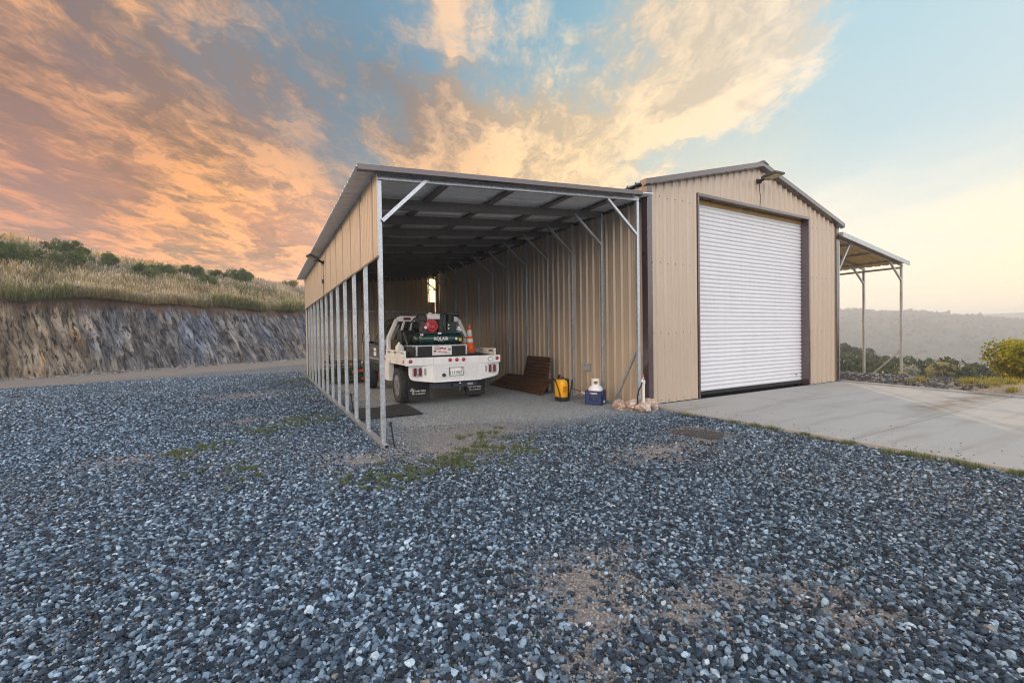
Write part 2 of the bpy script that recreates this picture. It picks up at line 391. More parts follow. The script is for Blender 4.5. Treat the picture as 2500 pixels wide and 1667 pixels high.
# brown water stain along the joint, and faint rust spots
w = t.m('ADD', cy, t.m('MULTIPLY', t.noise(co_, 1.2, 4), 1.0))
stn = t.m('MULTIPLY', t.maprange(t.m('ABSOLUTE', t.m('SUBTRACT', w, 3.62)), .42, .05), t.maprange(t.m('ADD', cx, t.m('MULTIPLY', t.noise(co_, 1.7, 5), 2.2)), 10.0, 11.6))
c = t.mix(t.m('MULTIPLY', stn, t.maprange(t.noise(co_, 3.3, 5), .38, .6, .25, .85)), c, (.125, .092, .058))
jt = t.m('MAXIMUM', t.maprange(t.m('ABSOLUTE', t.m('SUBTRACT', cy, 2.77)), .012, .004), t.maprange(t.m('ABSOLUTE', t.m('SUBTRACT', cx, 10.2)), .010, .003))
c = t.mix(t.m('MULTIPLY', jt, .75), c, (.10, .095, .09))
spk = t.maprange(t.vor(co_, 5.5), .045, .02); c = t.mix(t.m('MULTIPLY', spk, .75), c, (.07, .055, .045))
drg = t.noise(t.v('MULTIPLY', co_, (.35, 2.6, 1)), 1.0, 6, .65); c = t.mix(t.maprange(drg, .50, .66, 0, .5), c, (.215, .19, .165))
tyr = t.m('MULTIPLY', t.maprange(t.m('ABSOLUTE', t.m('SUBTRACT', t.m('ABSOLUTE', t.m('SUBTRACT', t.m('ADD', cx, t.m('MULTIPLY', cy, .05)), 10.3)), .78)), .15, .06), t.maprange(t.noise(co_, 1.4, 5), .42, .62, 0, .35))
c = t.mix(tyr, c, (.19, .18, .17))
crk = t.new('ShaderNodeTexVoronoi', feature='DISTANCE_TO_EDGE'); t.put(crk.inputs['Vector'], t.v('ADD', co_, t.v('SCALE', t.noise(co_, 3.0, 4, .6, 1), scale=.5))); crk.inputs['Scale'].default_value = .33
c = t.mix(t.maprange(crk.outputs['Distance'], .004, .001, 0, .28), c, (.15, .14, .13))
t.put(b.inputs['Base Color'], c); t.put(b.inputs['Roughness'], t.maprange(n, .3, .7, .6, .85))
t.put(b.inputs['Normal'], t.bump(t.m('SUBTRACT', t.noise(co_, 120, 3), t.m('MULTIPLY', jt, 2.0)), .25, .004))

# ---------------------------------------------------------------- yard
gx = np.concatenate([np.linspace(-45, -12, 45), np.arange(-11.6, 12.0, .22), np.arange(12.0, 20, .12), np.linspace(20.3, 36, 40)])
gy = np.concatenate([np.linspace(-14, -1, 30), np.arange(-.8, 20, .22), np.linspace(20.5, 62, 90)])
X, Y = np.meshgrid(gx, gy); Z = ground_height(X, Y)
Z = np.where((X > 6.75) & (X < 13.75) & (Y > 6.4) & (Y < 18.3), Z-.1, Z)
Z = np.where(in_pad(X-.12, Y+.1) & in_pad(X+.12, Y), np.minimum(Z, -.13), Z)
nx, ny = len(gx), len(gy)
V = np.stack([X, Y, Z], -1).reshape(-1, 3)
idx = np.arange(nx*ny).reshape(ny, nx)
F = np.stack([idx[:-1, :-1], idx[:-1, 1:], idx[1:, 1:], idx[1:, :-1]], -1).reshape(-1, 4)
yard = arr_mesh('gravel_yard', V, F, 'gravel_ground', smooth=True); tag(yard, kind='structure')
mkv = np.zeros((len(V), 3), 'f4')
bank_ = sstep(V[:, 0], 13.4, 14.0)
nb = fbm(V[:, 0], V[:, 1], .8, 4)
bank_soil = bank_*np.clip(sstep(V[:, 0]+(4.6-V[:, 1])*.5+2*(nb-.5), 13.5, 14.2), 0, 1)
mkv[:, 0] = np.maximum(np.clip(dirt_amount(V[:, 0], V[:, 1])*1.1, 0, .9), bank_soil)
mkv[:, 1] = road_amount(V[:, 0], V[:, 1])
mkv[:, 2] = port_amount(V[:, 0], V[:, 1])
at = yard.data.attributes.new('mask', 'FLOAT_VECTOR', 'POINT'); at.data.foreach_set('vector', mkv.ravel())

pad = MB()
P0 = [(6.55, -8.0), (6.60, 6.19), (13.97, 6.19), (13.25, 2.4), (12.25, -2.8), (11.25, -8.0)]
pad.prism([(q[0], q[1]) for q in P0], 'z', -.16, 0.0)
po = pad.build('concrete_pad', 'concrete', loc=(0, 0, 0), bevel=.012); tag(po, kind='structure')
kb = MB(); kb.prism([(13.985, 6.15), (13.265, 2.4), (12.265, -2.8), (12.44, -2.8), (13.44, 2.4), (14.16, 6.15)], 'z', -.16, .03)
tag(kb.build('concrete_kerb', 'concrete', loc=(0, 0, 0), bevel=.01), kind='structure')

# ---------------------------------------------------------------- loose gravel: one mass of stones
def gn_stones(name, nvar=8):
    g = bpy.data.node_groups.new(name, 'GeometryNodeTree')
    g.interface.new_socket('Geometry', in_out='INPUT', socket_type='NodeSocketGeometry')
    g.interface.new_socket('Geometry', in_out='OUTPUT', socket_type='NodeSocketGeometry')
    N = g.nodes; L = g.links
    gi = N.new('NodeGroupInput'); go = N.new('NodeGroupOutput'); jn = N.new('GeometryNodeJoinGeometry')
    for i in range(nvar):
        ic = N.new('GeometryNodeMeshIcoSphere'); ic.inputs['Radius'].default_value = .5; ic.inputs['Subdivisions'].default_value = 2
        sp = N.new('GeometryNodeSetPosition'); nz = N.new('ShaderNodeTexNoise'); ps = N.new('GeometryNodeInputPosition')
        ad = N.new('ShaderNodeVectorMath'); ad.inputs[1].default_value = (i*7.3, i*3.1, i*5.7)
        L.new(ps.outputs[0], ad.inputs[0]); L.new(ad.outputs[0], nz.inputs['Vector'])
        nz.inputs['Scale'].default_value = 1.5; nz.inputs['Detail'].default_value = 2.5
        sb = N.new('ShaderNodeVectorMath'); sb.operation = 'SUBTRACT'; sb.inputs[1].default_value = (.5, .5, .5)
        sc = N.new('ShaderNodeVectorMath'); sc.operation = 'SCALE'; sc.inputs['Scale'].default_value = 1.15
        L.new(nz.outputs['Color'], sb.inputs[0]); L.new(sb.outputs[0], sc.inputs[0]); L.new(sc.outputs[0], sp.inputs['Offset'])
        L.new(ic.outputs['Mesh'], sp.inputs['Geometry'])
        sm = N.new('GeometryNodeSetMaterial'); sm.inputs['Material'].default_value = MATS['stone']
        L.new(sp.outputs[0], sm.inputs['Geometry'])
        gt = N.new('GeometryNodeGeometryToInstance'); L.new(sm.outputs[0], gt.inputs[0]); L.new(gt.outputs[0], jn.inputs[0])
    ip = N.new('GeometryNodeInstanceOnPoints'); ip.inputs['Pick Instance'].default_value = True
    L.new(gi.outputs[0], ip.inputs['Points']); L.new(jn.outputs[0], ip.inputs['Instance'])
    for nm, dt, sk in (('kind', 'INT', 'Instance Index'), ('rot', 'FLOAT_VECTOR', 'Rotation'), ('scl', 'FLOAT_VECTOR', 'Scale')):
        na = N.new('GeometryNodeInputNamedAttribute'); na.data_type = dt; na.inputs['Name'].default_value = nm
        L.new(na.outputs['Attribute'], ip.inputs[sk])
    L.new(ip.outputs[0], go.inputs[0]); return g
m, t, b = newmat('stone')
a = t.new('ShaderNodeAttribute', attribute_type='INSTANCER', attribute_name='col')
n = t.noise(objco(t), 3.5, 5, .7)
c = t.mix(.75, a.outputs['Color'], t.ramp(n, [(.25, (.25, .25, .25)), (.75, (.75, .75, .75))]), 'OVERLAY')
t.put(b.inputs['Base Color'], c); b.inputs['Roughness'].default_value = .72; b.inputs['Specular IOR Level'].default_value = .35

def stone_colours(n, warm=0.0):
    pal = np.array([(.020,.026,.034),(.038,.050,.066),(.066,.086,.108),(.115,.145,.175),(.19,.23,.265),(.27,.315,.35),(.37,.41,.44),(.50,.52,.52),(.30,.235,.18)])
    pr = np.array([.24,.22,.16,.12,.10,.08,.05,.025,.005]); pr /= pr.sum()
    c = pal[rng.choice(len(pal), n, p=pr)]*rng.uniform(.8, 1.2, (n, 1))
    return c*(1-warm)+np.asarray(warm)*np.array([.42,.40,.36])
def scatter(n, r0, r1, fade):
    """points in the wedge of yard in front of the camera"""
    az = rng.uniform(-.42, 1.44, n); r = np.sqrt(rng.uniform(r0*r0, r1*r1, n))
    return np.sin(az)*r, np.cos(az)*r
xs, ys, sz = [], [], []
for n, r0, r1, s0, s1 in ((130000, .9, 5.0, .011, .041), (270000, 5.0, 11.0, .013, .038), (190000, 11.0, 22.0, .020, .046)):
    a_, b_ = scatter(n, r0, r1, 0); xs.append(a_); ys.append(b_); sz.append(s0+(s1-s0)*rng.beta(1.2, 2.6, n))
for n, r0, r1, s0, s1 in ((52000, .5, 5.0, .012, .042), (84000, 5.0, 11.0, .014, .042)):        # the yard on either side of the view
    q_ = rng.uniform(0, 1, n); az_ = np.where(q_ < .75, rng.uniform(-1.05, -.42, n), rng.uniform(1.44, 1.75, n)); r_ = np.sqrt(rng.uniform(r0*r0, r1*r1, n))
    xs.append(np.sin(az_)*r_); ys.append(np.cos(az_)*r_); sz.append(s0+(s1-s0)*rng.beta(1.2, 2.6, n))
xs = np.concatenate(xs); ys = np.concatenate(ys); sz = np.concatenate(sz)
dm = dirt_amount(xs, ys); pm = port_amount(xs, ys); rm = road_amount(xs, ys)
keep = ~in_pad(xs-.02, ys) & ~((xs > 6.45) & (ys > 6.1)) & (xs < 13) & (rng.uniform(0, 1, len(xs)) > dm*.98) & (rng.uniform(0, 1, len(xs)) > rm*1.1)
keep &= (rng.uniform(0, 1, len(xs)) > pm*.35) & ~((xs > 1.35) & (xs < 1.52) & (ys > 6.05))
keep &= ~((xs > 5.05) & (xs < 5.75) & (np.abs((ys-4.16)-(5.4-xs)*-.1) < .42) & (rng.uniform(0, 1, len(xs)) < .96))
xs, ys, sz, pm = xs[keep], ys[keep], sz[keep], pm[keep]
sz = sz*(1-.5*pm)*(.78+.5*fbm(xs, ys, .55, 44))
n = len(xs)
zs = ground_height(xs, ys)+sz*rng.uniform(-.15, .55, n)
me = bpy.data.meshes.new('gravel'); me.vertices.add(n)
me.vertices.foreach_set('co', np.stack([xs, ys, zs], -1).astype('f4').ravel())
def at_(nm, ty, key, val):
    q = me.attributes.new(nm, ty, 'POINT'); q.data.foreach_set(key, np.ascontiguousarray(val).ravel())
at_('kind', 'INT', 'value', rng.integers(0, 8, n).astype('i4'))
at_('rot', 'FLOAT_VECTOR', 'vector', np.stack([rng.normal(0, .35, n), rng.normal(0, .35, n), rng.uniform(0, 6.28, n)], -1).astype('f4'))
at_('scl', 'FLOAT_VECTOR', 'vector', (sz[:, None]*np.stack([rng.uniform(.9, 1.3, n), rng.uniform(.75, 1.05, n), rng.uniform(.55, .95, n)], -1)).astype('f4'))
tone = .62+.80*fbm(xs, ys, .28, 31)+.35*sstep(np.hypot(xs+4, ys-16), 14, 4)  # random tone; far-left lightening puts the sky's grazing sheen into the colour
cc = np.ones((n, 4), 'f4'); cc[:, :3] = stone_colours(n, (pm*.45)[:, None])*tone[:, None]*np.array([.74, .89, 1.04]); at_('col', 'FLOAT_COLOR', 'color', cc)
me.materials.append(MATS['stone'])
gob = bpy.data.objects.new('gravel', me); COL.objects.link(gob); tag(gob, 'loose blue grey crushed stone spread over the yard', 'gravel', kind='stuff')
md = gob.modifiers.new('stones', 'NODES'); md.node_group = gn_stones('stones')
# dust and small chips lying between the stones
xs, ys = scatter(150000, .9, 7.5, 0); dm = dirt_amount(xs, ys); tn = fbm(xs, ys, .9, 61)
k = ~in_pad(xs-.02, ys) & ~((xs > 6.45) & (ys > 6.1)) & (rng.uniform(0, 1, len(xs)) < .35+.9*dm+.8*(tn-.45)) & ~((xs > 1.35) & (xs < 1.52) & (ys > 6.05))
xs, ys, dm = xs[k], ys[k], dm[k]; n = len(xs); sz = rng.uniform(.006, .016, n)
me = bpy.data.meshes.new('gravel_fines'); me.vertices.add(n)
me.vertices.foreach_set('co', np.stack([xs, ys, ground_height(xs, ys)+sz*.2+rng.uniform(0, .012, n)*(1-dm)], -1).astype('f4').ravel())
at_('kind', 'INT', 'value', rng.integers(0, 8, n).astype('i4'))
at_('rot', 'FLOAT_VECTOR', 'vector', rng.uniform(-1, 1, (n, 3)).astype('f4'))
at_('scl', 'FLOAT_VECTOR', 'vector', (sz[:, None]*rng.uniform(.6, 1.3, (n, 3))).astype('f4'))
cc = np.ones((n, 4), 'f4'); w_ = np.clip(.35+.6*dm, 0, .9)[:, None]; cc[:, :3] = stone_colours(n)*(1-w_)+w_*np.array([.26, .238, .225])*rng.uniform(.6, 1.5, (n, 1)); at_('col', 'FLOAT_COLOR', 'color', cc)
me.materials.append(MATS['stone'])
gob = bpy.data.objects.new('gravel_fines', me); COL.objects.link(gob); tag(gob, 'small chips and dust between the stones of the yard', 'gravel', kind='stuff')
md = gob.modifiers.new('stones', 'NODES'); md.node_group = bpy.data.node_groups['stones']
# fallen rubble at the foot of the rock cutting
n = 5200; tq = rng.uniform(-5, 38, n); sq = .15-np.abs(rng.normal(0, .42, n)); xs = -9.4+.77*tq-.638*sq; ys = 25.6+.638*tq+.77*sq; sz = .03+.13*rng.beta(1, 6, n)
me = bpy.data.meshes.new('fallen_rubble'); me.vertices.add(n)
me.vertices.foreach_set('co', np.stack([xs, ys, ground_height(xs, ys)+sz*.25+.25*np.clip(sq, 0, 1)], -1).astype('f4').ravel())
at_('kind', 'INT', 'value', rng.integers(0, 8, n).astype('i4'))
at_('rot', 'FLOAT_VECTOR', 'vector', rng.uniform(-.9, .9, (n, 3)).astype('f4'))
at_('scl', 'FLOAT_VECTOR', 'vector', (sz[:, None]*np.stack([rng.uniform(.8, 1.9, n), rng.uniform(.6, 1.1, n), rng.uniform(.4, .9, n)], -1)).astype('f4'))
cc = np.ones((n, 4), 'f4'); cc[:, :3] = rng.uniform(.06, .42, (n, 1))*np.array([1.0, .93, .88]); at_('col', 'FLOAT_COLOR', 'color', cc)
me.materials.append(MATS['stone'])
gob = bpy.data.objects.new('fallen_rubble', me); COL.objects.link(gob); tag(gob, 'broken rock fallen along the foot of the cutting', 'rubble', kind='stuff')
md = gob.modifiers.new('stones', 'NODES'); md.node_group = bpy.data.node_groups['stones']
# stray stones kicked onto the pad
n = 170; xs = 6.62+rng.exponential(.28, n); ys = rng.uniform(.9, 6.0, n); sz = rng.uniform(.006, .017, n)
me = bpy.data.meshes.new('stray_stones'); me.vertices.add(n); me.vertices.foreach_set('co', np.stack([xs, ys, sz*.25], -1).astype('f4').ravel())
at_('kind', 'INT', 'value', rng.integers(0, 8, n).astype('i4')); at_('rot', 'FLOAT_VECTOR', 'vector', rng.uniform(-.4, .4, (n, 3)).astype('f4'))
at_('scl', 'FLOAT_VECTOR', 'vector', (sz[:, None]*np.array([1.1, .9, .6])).astype('f4'))
cc = np.ones((n, 4), 'f4'); cc[:, :3] = stone_colours(n); at_('col', 'FLOAT_COLOR', 'color', cc); me.materials.append(MATS['stone'])
gob = bpy.data.objects.new('stray_stones', me); COL.objects.link(gob); tag(gob, 'stray stones lying along the edge of the pad', 'gravel', kind='stuff')
md = gob.modifiers.new('stones', 'NODES'); md.node_group = bpy.data.node_groups['stones']
# dark rock spread on the bank behind the pad
n = 9000; xs = rng.uniform(13.9, 18.0, n); ys = rng.uniform(3.2, 8.5, n)
k = (rng.uniform(0, 1, n) > sstep(xs+(4.6-ys)*.8, 14.2, 15.4)*.94) & (xs > 13.75+.13*(ys-4)+.1)
xs, ys = xs[k], ys[k]; n = len(xs); sz = rng.uniform(.03, .085, n)
me = bpy.data.meshes.new('bank_rubble'); me.vertices.add(n)
me.vertices.foreach_set('co', np.stack([xs, ys, ground_height(xs, ys)+sz*.15], -1).astype('f4').ravel())
at_('kind', 'INT', 'value', rng.integers(0, 8, n).astype('i4'))
at_('rot', 'FLOAT_VECTOR', 'vector', rng.uniform(-.8, .8, (n, 3)).astype('f4'))
at_('scl', 'FLOAT_VECTOR', 'vector', (sz[:, None]*rng.uniform(.6, 1.3, (n, 3))).astype('f4'))
cc = np.ones((n, 4), 'f4'); cc[:, :3] = stone_colours(n)*.55+np.array([.05, .035, .03]); at_('col', 'FLOAT_COLOR', 'color', cc)
me.materials.append(MATS['stone'])
gob = bpy.data.objects.new('bank_rubble', me); COL.objects.link(gob); tag(gob, 'dark broken rock on the low bank beside the concrete pad', 'rubble', kind='stuff')
md = gob.modifiers.new('stones', 'NODES'); md.node_group = bpy.data.node_groups['stones']

# ---------------------------------------------------------------- valley and far ridges
def far_height(az, r):
    """az degrees, r metres"""
    x = np.sin(np.radians(az))*r; y = np.cos(np.radians(az))*r
    z = -.9 - 9.0*sstep(r, 20, 110) - 22*sstep(r, 90, 330)
    ridge = np.interp(az, [-180, 20, 45, 60, 68, 73, 80, 95, 130, 180], [14, 14, 18, 22, 23, 17, 5, 6, 10, 14])
    ridge = ridge + 3.0*(fbm(az, az*0, .35, 3)-.5)+1.2*(fbm(az, az*0, 1.6, 5)-.5)
    up = sstep(r, 330, 640)
    z = z + (31.9+ridge)*up*(1-.25*sstep(r, 660, 800))
    r2 = np.interp(az, [-180, 40, 65, 75, 85, 100, 180], [8, 10, 18, 24, 27, 24, 8])
    z = np.where(r > 800, z+(r2+2*(fbm(az, az*0, .9, 9)-.5)-z)*sstep(r, 800, 1050), z)
    z = z + 7*sstep(r, 120, 420)*(1-sstep(r, 560, 640)*.75)*(fbm(x, y, .012, 7)-.5)*2
    return np.where(r > 1120, z-40, z)
az = np.concatenate([np.arange(-180, 30, 5.0), np.arange(30, 110, .5), np.arange(110, 181, 5.0)])
rr = np.concatenate([[14, 19, 26, 34], np.geomspace(42, 330, 26), np.linspace(350, 820, 48), np.linspace(850, 1180, 14)])
A, R = np.meshgrid(az, rr); Z = far_height(A, R)
X = np.sin(np.radians(A))*R; Y = np.cos(np.radians(A))*R
Z = np.where(R < 40, np.minimum(Z, ground_height(X, Y)-.35), Z)
V = np.stack([X, Y, Z], -1).reshape(-1, 3); ix = np.arange(A.size).reshape(A.shape)
F = np.stack([ix[:-1, :-1], ix[:-1, 1:], ix[1:, 1:], ix[1:, :-1]], -1).reshape(-1, 4)
m, t, b = newmat('wooded_hills'); co_ = objco(t)
n = t.noise(co_, .03, 7, .65); v_ = t.vor(co_, .13)
c = t.mix(t.maprange(n, .38, .62), (.030, .044, .026), (.10, .098, .060))
c = t.mix(t.maprange(v_, .55, .2), c, (.028, .042, .018))
t.put(b.inputs['Base Color'], c); b.inputs['Roughness'].default_value = .95; b.inputs['Specular IOR Level'].default_value = 0
t.put(b.inputs['Normal'], t.bump(t.m('ADD', n, t.m('MULTIPLY', v_, -.3)), .8, 6.0))
vt = arr_mesh('valley_hills', V, F, 'wooded_hills', smooth=True); tag(vt, kind='structure')

n = 2600; az_ = rng.uniform(58, 92, n); r_ = np.where(rng.uniform(0, 1, n) < .3, rng.uniform(625, 665, n), rng.uniform(330, 640, n))
x_ = np.sin(np.radians(az_))*r_; y_ = np.cos(np.radians(az_))*r_; z_ = far_height(az_, r_)
bm = bmesh.new(); bmesh.ops.create_icosphere(bm, subdivisions=2, radius=1); bv = np.array([v.co for v in bm.verts]); bf = np.array([[v.index for v in f.verts] for f in bm.faces]); bm.free()
sz_ = rng.uniform(.6, 1.7, n)*np.where(rng.uniform(0, 1, n) < .08, 1.7, 1)
Vw = (bv[None]*(1+.35*rng.normal(size=(n, len(bv), 1)))*(sz_[:, None]*rng.uniform(.8, 1.3, (n, 3)))[:, None, :])+np.stack([x_, y_, z_+sz_*.5], -1)[:, None, :]
Fw = bf[None]+(np.arange(n)*len(bv))[:, None, None]
mat('far_leaf', (.035, .05, .022), .95, var=.5, vs=.2, spec=0)
tag(arr_mesh('far_wood', Vw.reshape(-1, 3), Fw.reshape(-1, 3), 'far_leaf'), 'scattered oaks on the hazy far ridges', 'wood', kind='stuff')
# ---------------------------------------------------------------- leaf clouds
attrmat('leaf', trans=.5, rough=.6); attrmat('grass', trans=.25, rough=.7)
def leaf_cloud(n, radii, size, c_lo, c_hi, clumps=14, seed=0, shape=None, base=0.0, aspect=.55, sprig=.25):
    """leaf-sized faces gathered in clumps through an uneven crown; centre at origin, z from 0"""
    r_ = np.random.default_rng(seed)
    rx, ry, rz = radii
    dirs = r_.normal(size=(clumps, 3)); dirs /= np.linalg.norm(dirs, axis=1)[:, None]
    cen = dirs*(r_.uniform(.35, .85, (clumps, 1)))*np.array([rx, ry, rz]); cen[:, 2] += rz+base
    if shape == 'cone':
        h = r_.uniform(0, 1, clumps)**1.3; an = r_.uniform(0, 6.28, clumps); q = (1-h)*rx*.75*r_.uniform(.5, 1, clumps)
        cen = np.stack([np.cos(an)*q, np.sin(an)*q, base+h*2*rz], -1)
    cr = r_.uniform(.28, .5, clumps)*min(rx, rz)*(1.0 if shape != 'cone' else .75); ct = r_.uniform(0, 1, clumps)
    k = r_.integers(0, clumps, n)
    u = r_.normal(size=(n, 3)); u /= np.linalg.norm(u, axis=1)[:, None]
    p = cen[k]+u*(cr[k]*(r_.uniform(.2, 1, n)**.45))[:, None]
    stray = r_.uniform(0, 1, n) < sprig*.3
    p[stray] += u[stray]*cr[k][stray][:, None]*r_.uniform(0, .5, (stray.sum(), 1))
    p[:, 2] = np.maximum(p[:, 2], .02)
    a = r_.normal(size=(n, 3)); a /= np.linalg.norm(a, axis=1)[:, None]
    nn = u+r_.normal(0, .6, (n, 3)); bb = np.cross(a, nn); bb /= np.linalg.norm(bb, axis=1)[:, None]+1e-9
    s = (size*r_.uniform(.6, 1.4, n))[:, None]
    V = np.stack([p-a*s, p+bb*s*aspect, p+a*s, p-bb*s*aspect], 1).reshape(-1, 3)
    F = np.arange(4*n).reshape(-1, 4)
    tt = np.clip(.55*ct[k]+.45*r_.uniform(0, 1, n), 0, 1)[:, None]
    c = np.asarray(c_lo)*(1-tt)+np.asarray(c_hi)*tt
    return V, F, np.repeat(c, 4, 0)
def trunk(mb, h, r, spread, seed=0, nb=5):
    q = random.Random(seed)
    mb.tube([(0, 0, -3.2 if h > 2.2 else -.3), (q.uniform(-.05, .05)*h, q.uniform(-.05, .05)*h, h*.35), (q.uniform(-.1, .1)*h, q.uniform(-.1, .1)*h, h*.62)], [r, r*.75, r*.45], 7)
    for i in range(nb):
        an = 6.28*i/nb+q.uniform(-.4, .4); z0 = h*q.uniform(.2, .5)
        mb.tube([(0, 0, z0), (math.cos(an)*spread*.45, math.sin(an)*spread*.45, z0+h*.18), (math.cos(an)*spread*.8, math.sin(an)*spread*.8, z0+h*.4)], [r*.5, r*.32, r*.12], 5)
mat('bark', (.09, .07, .055), .9, var=.3, vs=8, bump=.5, bs=20)
PROTO = {}
def plant(name, kind, loc, label, cat, group=None, rz=0.0, sc=1.0):
    """first of a kind builds crown and trunk, later ones copy them"""
    if kind not in PROTO:
        V, F, c, tr = KINDS[kind]()
        root = bpy.data.objects.new(name, None); COL.objects.link(root); ORG[root.name] = Vector((0, 0, 0))
        arr_mesh('crown', V, F, 'leaf', c, parent=root)
        if tr is not None: tr.build('trunk', 'bark', root)
        PROTO[kind] = root
    else:
        root = copy_tree(PROTO[kind]); root.name = name
    root.location = loc; root.rotation_euler = (0, 0, rz); root.scale = (sc, sc, sc)
    for kx in ('label', 'category', 'group'):
        if kx in root: del root[kx]
    return tag(root, label, cat, group)
def kd(n, radii, size, lo, hi, cl, seed, th=None, tr=None, **kw):
    def f():
        V, F, c = leaf_cloud(n, radii, size, lo, hi, cl, seed, **kw)
        mb = None
        if tr: mb = MB(); trunk(mb, *tr, seed=seed)
        return V, F, c, mb
    return f
KINDS = {
 'oak_a': kd(5200, (3.0, 3.0, 2.2), .20, (.018, .028, .010), (.075, .095, .038), 22, 1, tr=(4.6, .22, 2.4), base=.5),
 'oak_b': kd(5200, (3.6, 3.2, 2.0), .20, (.020, .032, .012), (.085, .105, .040), 26, 2, tr=(4.2, .24, 2.8), base=.4),
 'oak_c': kd(4600, (2.4, 2.6, 2.6), .20, (.022, .034, .018), (.10, .12, .055), 20, 3, tr=(5.2, .2, 2.0), base=.5),
 'round': kd(5200, (2.2, 2.2, 1.5), .11, (.20, .19, .075), (.52, .46, .20), 40, 4, tr=(6.2, .14, 1.7), base=4.0),
 'cone': kd(3600, (1.1, 1.1, 1.3), .09, (.26, .22, .10), (.60, .50, .24), 34, 5, tr=(6.5, .09, .8), shape='cone', base=5.0),
 'silver': kd(2200, (1.5, 1.5, 1.5), .10, (.22, .235, .20), (.42, .43, .38), 22, 6, tr=(8.6, .10, 1.2), base=7.0),
 'big': kd(30000, (1.7, 1.7, 1.0), .045, (.10, .12, .010), (.62, .54, .04), 60, 7, tr=(2.0, .09, 1.4), base=.02, sprig=.5),
 'scrub': kd(4200, (.95, .8, .50), .040, (.030, .060, .018), (.13, .20, .06), 26, 8, tr=(.8, .05, .5), base=.02),
 'scrub_b': kd(3800, (1.0, .75, .42), .040, (.045, .08, .024), (.18, .24, .07), 24, 9, tr=(.9, .05, .5), base=.02),
 'ydw': kd(1300, (.8, .7, .45), .06, (.10, .11, .03), (.26, .26, .07), 12, 10, tr=(.8, .04, .5), base=.02),
}

# ---------------------------------------------------------------- rock cutting and hill on the left
HA = np.array([-9.4, 25.6]); HU = np.array([.77, .638]); HN = np.array([-.638, .77])
def hill_xy(t_, s_): return HA[0]+HU[0]*t_+HN[0]*s_, HA[1]+HU[1]*t_+HN[1]*s_
def rock_top(t_): return 3.35+.75*(fbm(t_, np.asarray(t_)*0, .22, 4)-.47)+.22*(fbm(t_, np.asarray(t_)*0, 1.3, 6)-.47)
def hill_z(t_, s_):
    zc_ = 7.9-.037*t_
    k_ = np.clip((s_-1.3)/12.7, 0, 1.0)
    b_ = rock_top(t_); z_ = b_+(zc_-b_)*k_ - .02*np.clip(s_-14, 0, None)**1.35
    return z_+.35*(fbm(t_, s_, .28, 2)-.5)*np.clip(s_-1.0, 0, 1.5)
tg = np.arange(-8, 40, .07); vg = np.linspace(0, 1, 52)
T, Vv = np.meshgrid(tg, vg)
lean = 1.25*Vv+.15*np.sin(T*.5)
top = rock_top(T)+.02
zz = -.14+(top+.14)*Vv
dip = -.06+.030*np.clip(T, 0, 20)
sk = T+zz*dip                                               # strata dip down to the right
def ridged(u_, w_, sd_): return 1-np.abs(2*fbm(u_, w_, 1.0, sd_, 4)/.94-1)
dsp = (fbm(sk*.9, zz*.25, 1.0, 6, 3)-.47)*1.5+(ridged(sk*2.0, zz*.40, 9)-.6)*.75+(np.floor(vnoise(sk*5.2, zz*.7, 1.0, 3)*5)/5-.4)*.46+(np.floor(vnoise(sk*9, zz*2.2, 1.0, 8)*4)/4-.4)*.34
dsp = dsp*(.45+.55*np.sin(np.clip(Vv, .05, .95)*PI))*(1-.6*sstep(Vv, .85, 1))
ss = lean+dsp*.72
zz = zz+dsp*.12*Vv
for ds in (.25, .6, 1.4):                                    # soil lip running back under the grass
    T = np.vstack([T, T[-1:]]); sl_ = np.maximum(ss[51:52]+ds, 1.2+ds); ss = np.vstack([ss, sl_]); zz = np.vstack([zz, np.maximum(hill_z(T[-1:], sl_), rock_top(T[-1:]))+.05-.10*ds])
xx, yy = hill_xy(T, ss)
V = np.stack([xx, yy, zz], -1).reshape(-1, 3); ix = np.arange(T.size).reshape(T.shape)
F = np.stack([ix[:-1, :-1], ix[:-1, 1:], ix[1:, 1:], ix[1:, :-1]], -1).reshape(-1, 4)
m, t, b = newmat('schist'); co_ = objco(t)
u_ = t.v('DOT_PRODUCT', co_, (HU[0], HU[1], 0)); x_, y_, z_ = t.sep(co_)
zz0 = HA[0]*HU[0]+HA[1]*HU[1]
uu = t.m('SUBTRACT', u_, float(zz0))
sk_ = t.m('ADD', u_, t.m('MULTIPLY', z_, t.m('MULTIPLY_ADD', t.m('MINIMUM', t.m('MAXIMUM', uu, 0.0), 20.0), .030, -.06)))
def strat(fs, fz, off, det=7, rough=.68, dist=0.0): return t.noise(t.combine(t.m('MULTIPLY', sk_, fs), t.m('MULTIPLY', z_, fz), off), 1.0, det, rough, dist=dist)
n1_ = strat(3.2, .75, 0, 9, .70, .5); n2_ = strat(.5, .25, 4.0, 4, .6); n3_ = strat(8.0, 1.7, 7.0, 7, .72, .5)
vb = t.vor(t.combine(t.m('MULTIPLY', sk_, 3.4), t.m('MULTIPLY', z_, .85), 2.0), 1.0, 'Color'); vbv = t.sep(vb)[0]; n4_ = strat(1.4, 1.2, 17.0, 7, .7)
grey = t.ramp(n1_, [(.30, (.035, .034, .040)), (.44, (.16, .15, .16)), (.56, (.34, .32, .32)), (.70, (.62, .58, .54))])
tan = t.ramp(n1_, [(.30, (.07, .05, .034)), (.44, (.27, .20, .13)), (.58, (.47, .36, .24)), (.72, (.68, .58, .46))])
blue = t.ramp(n1_, [(.30, (.035, .042, .060)), (.5, (.16, .19, .26)), (.7, (.42, .45, .53))])
left_ = t.maprange(t.m('ADD', uu, t.m('MULTIPLY', n4_, 9.0)), 10.5, 5.5)
c = t.mix(left_, grey, tan)
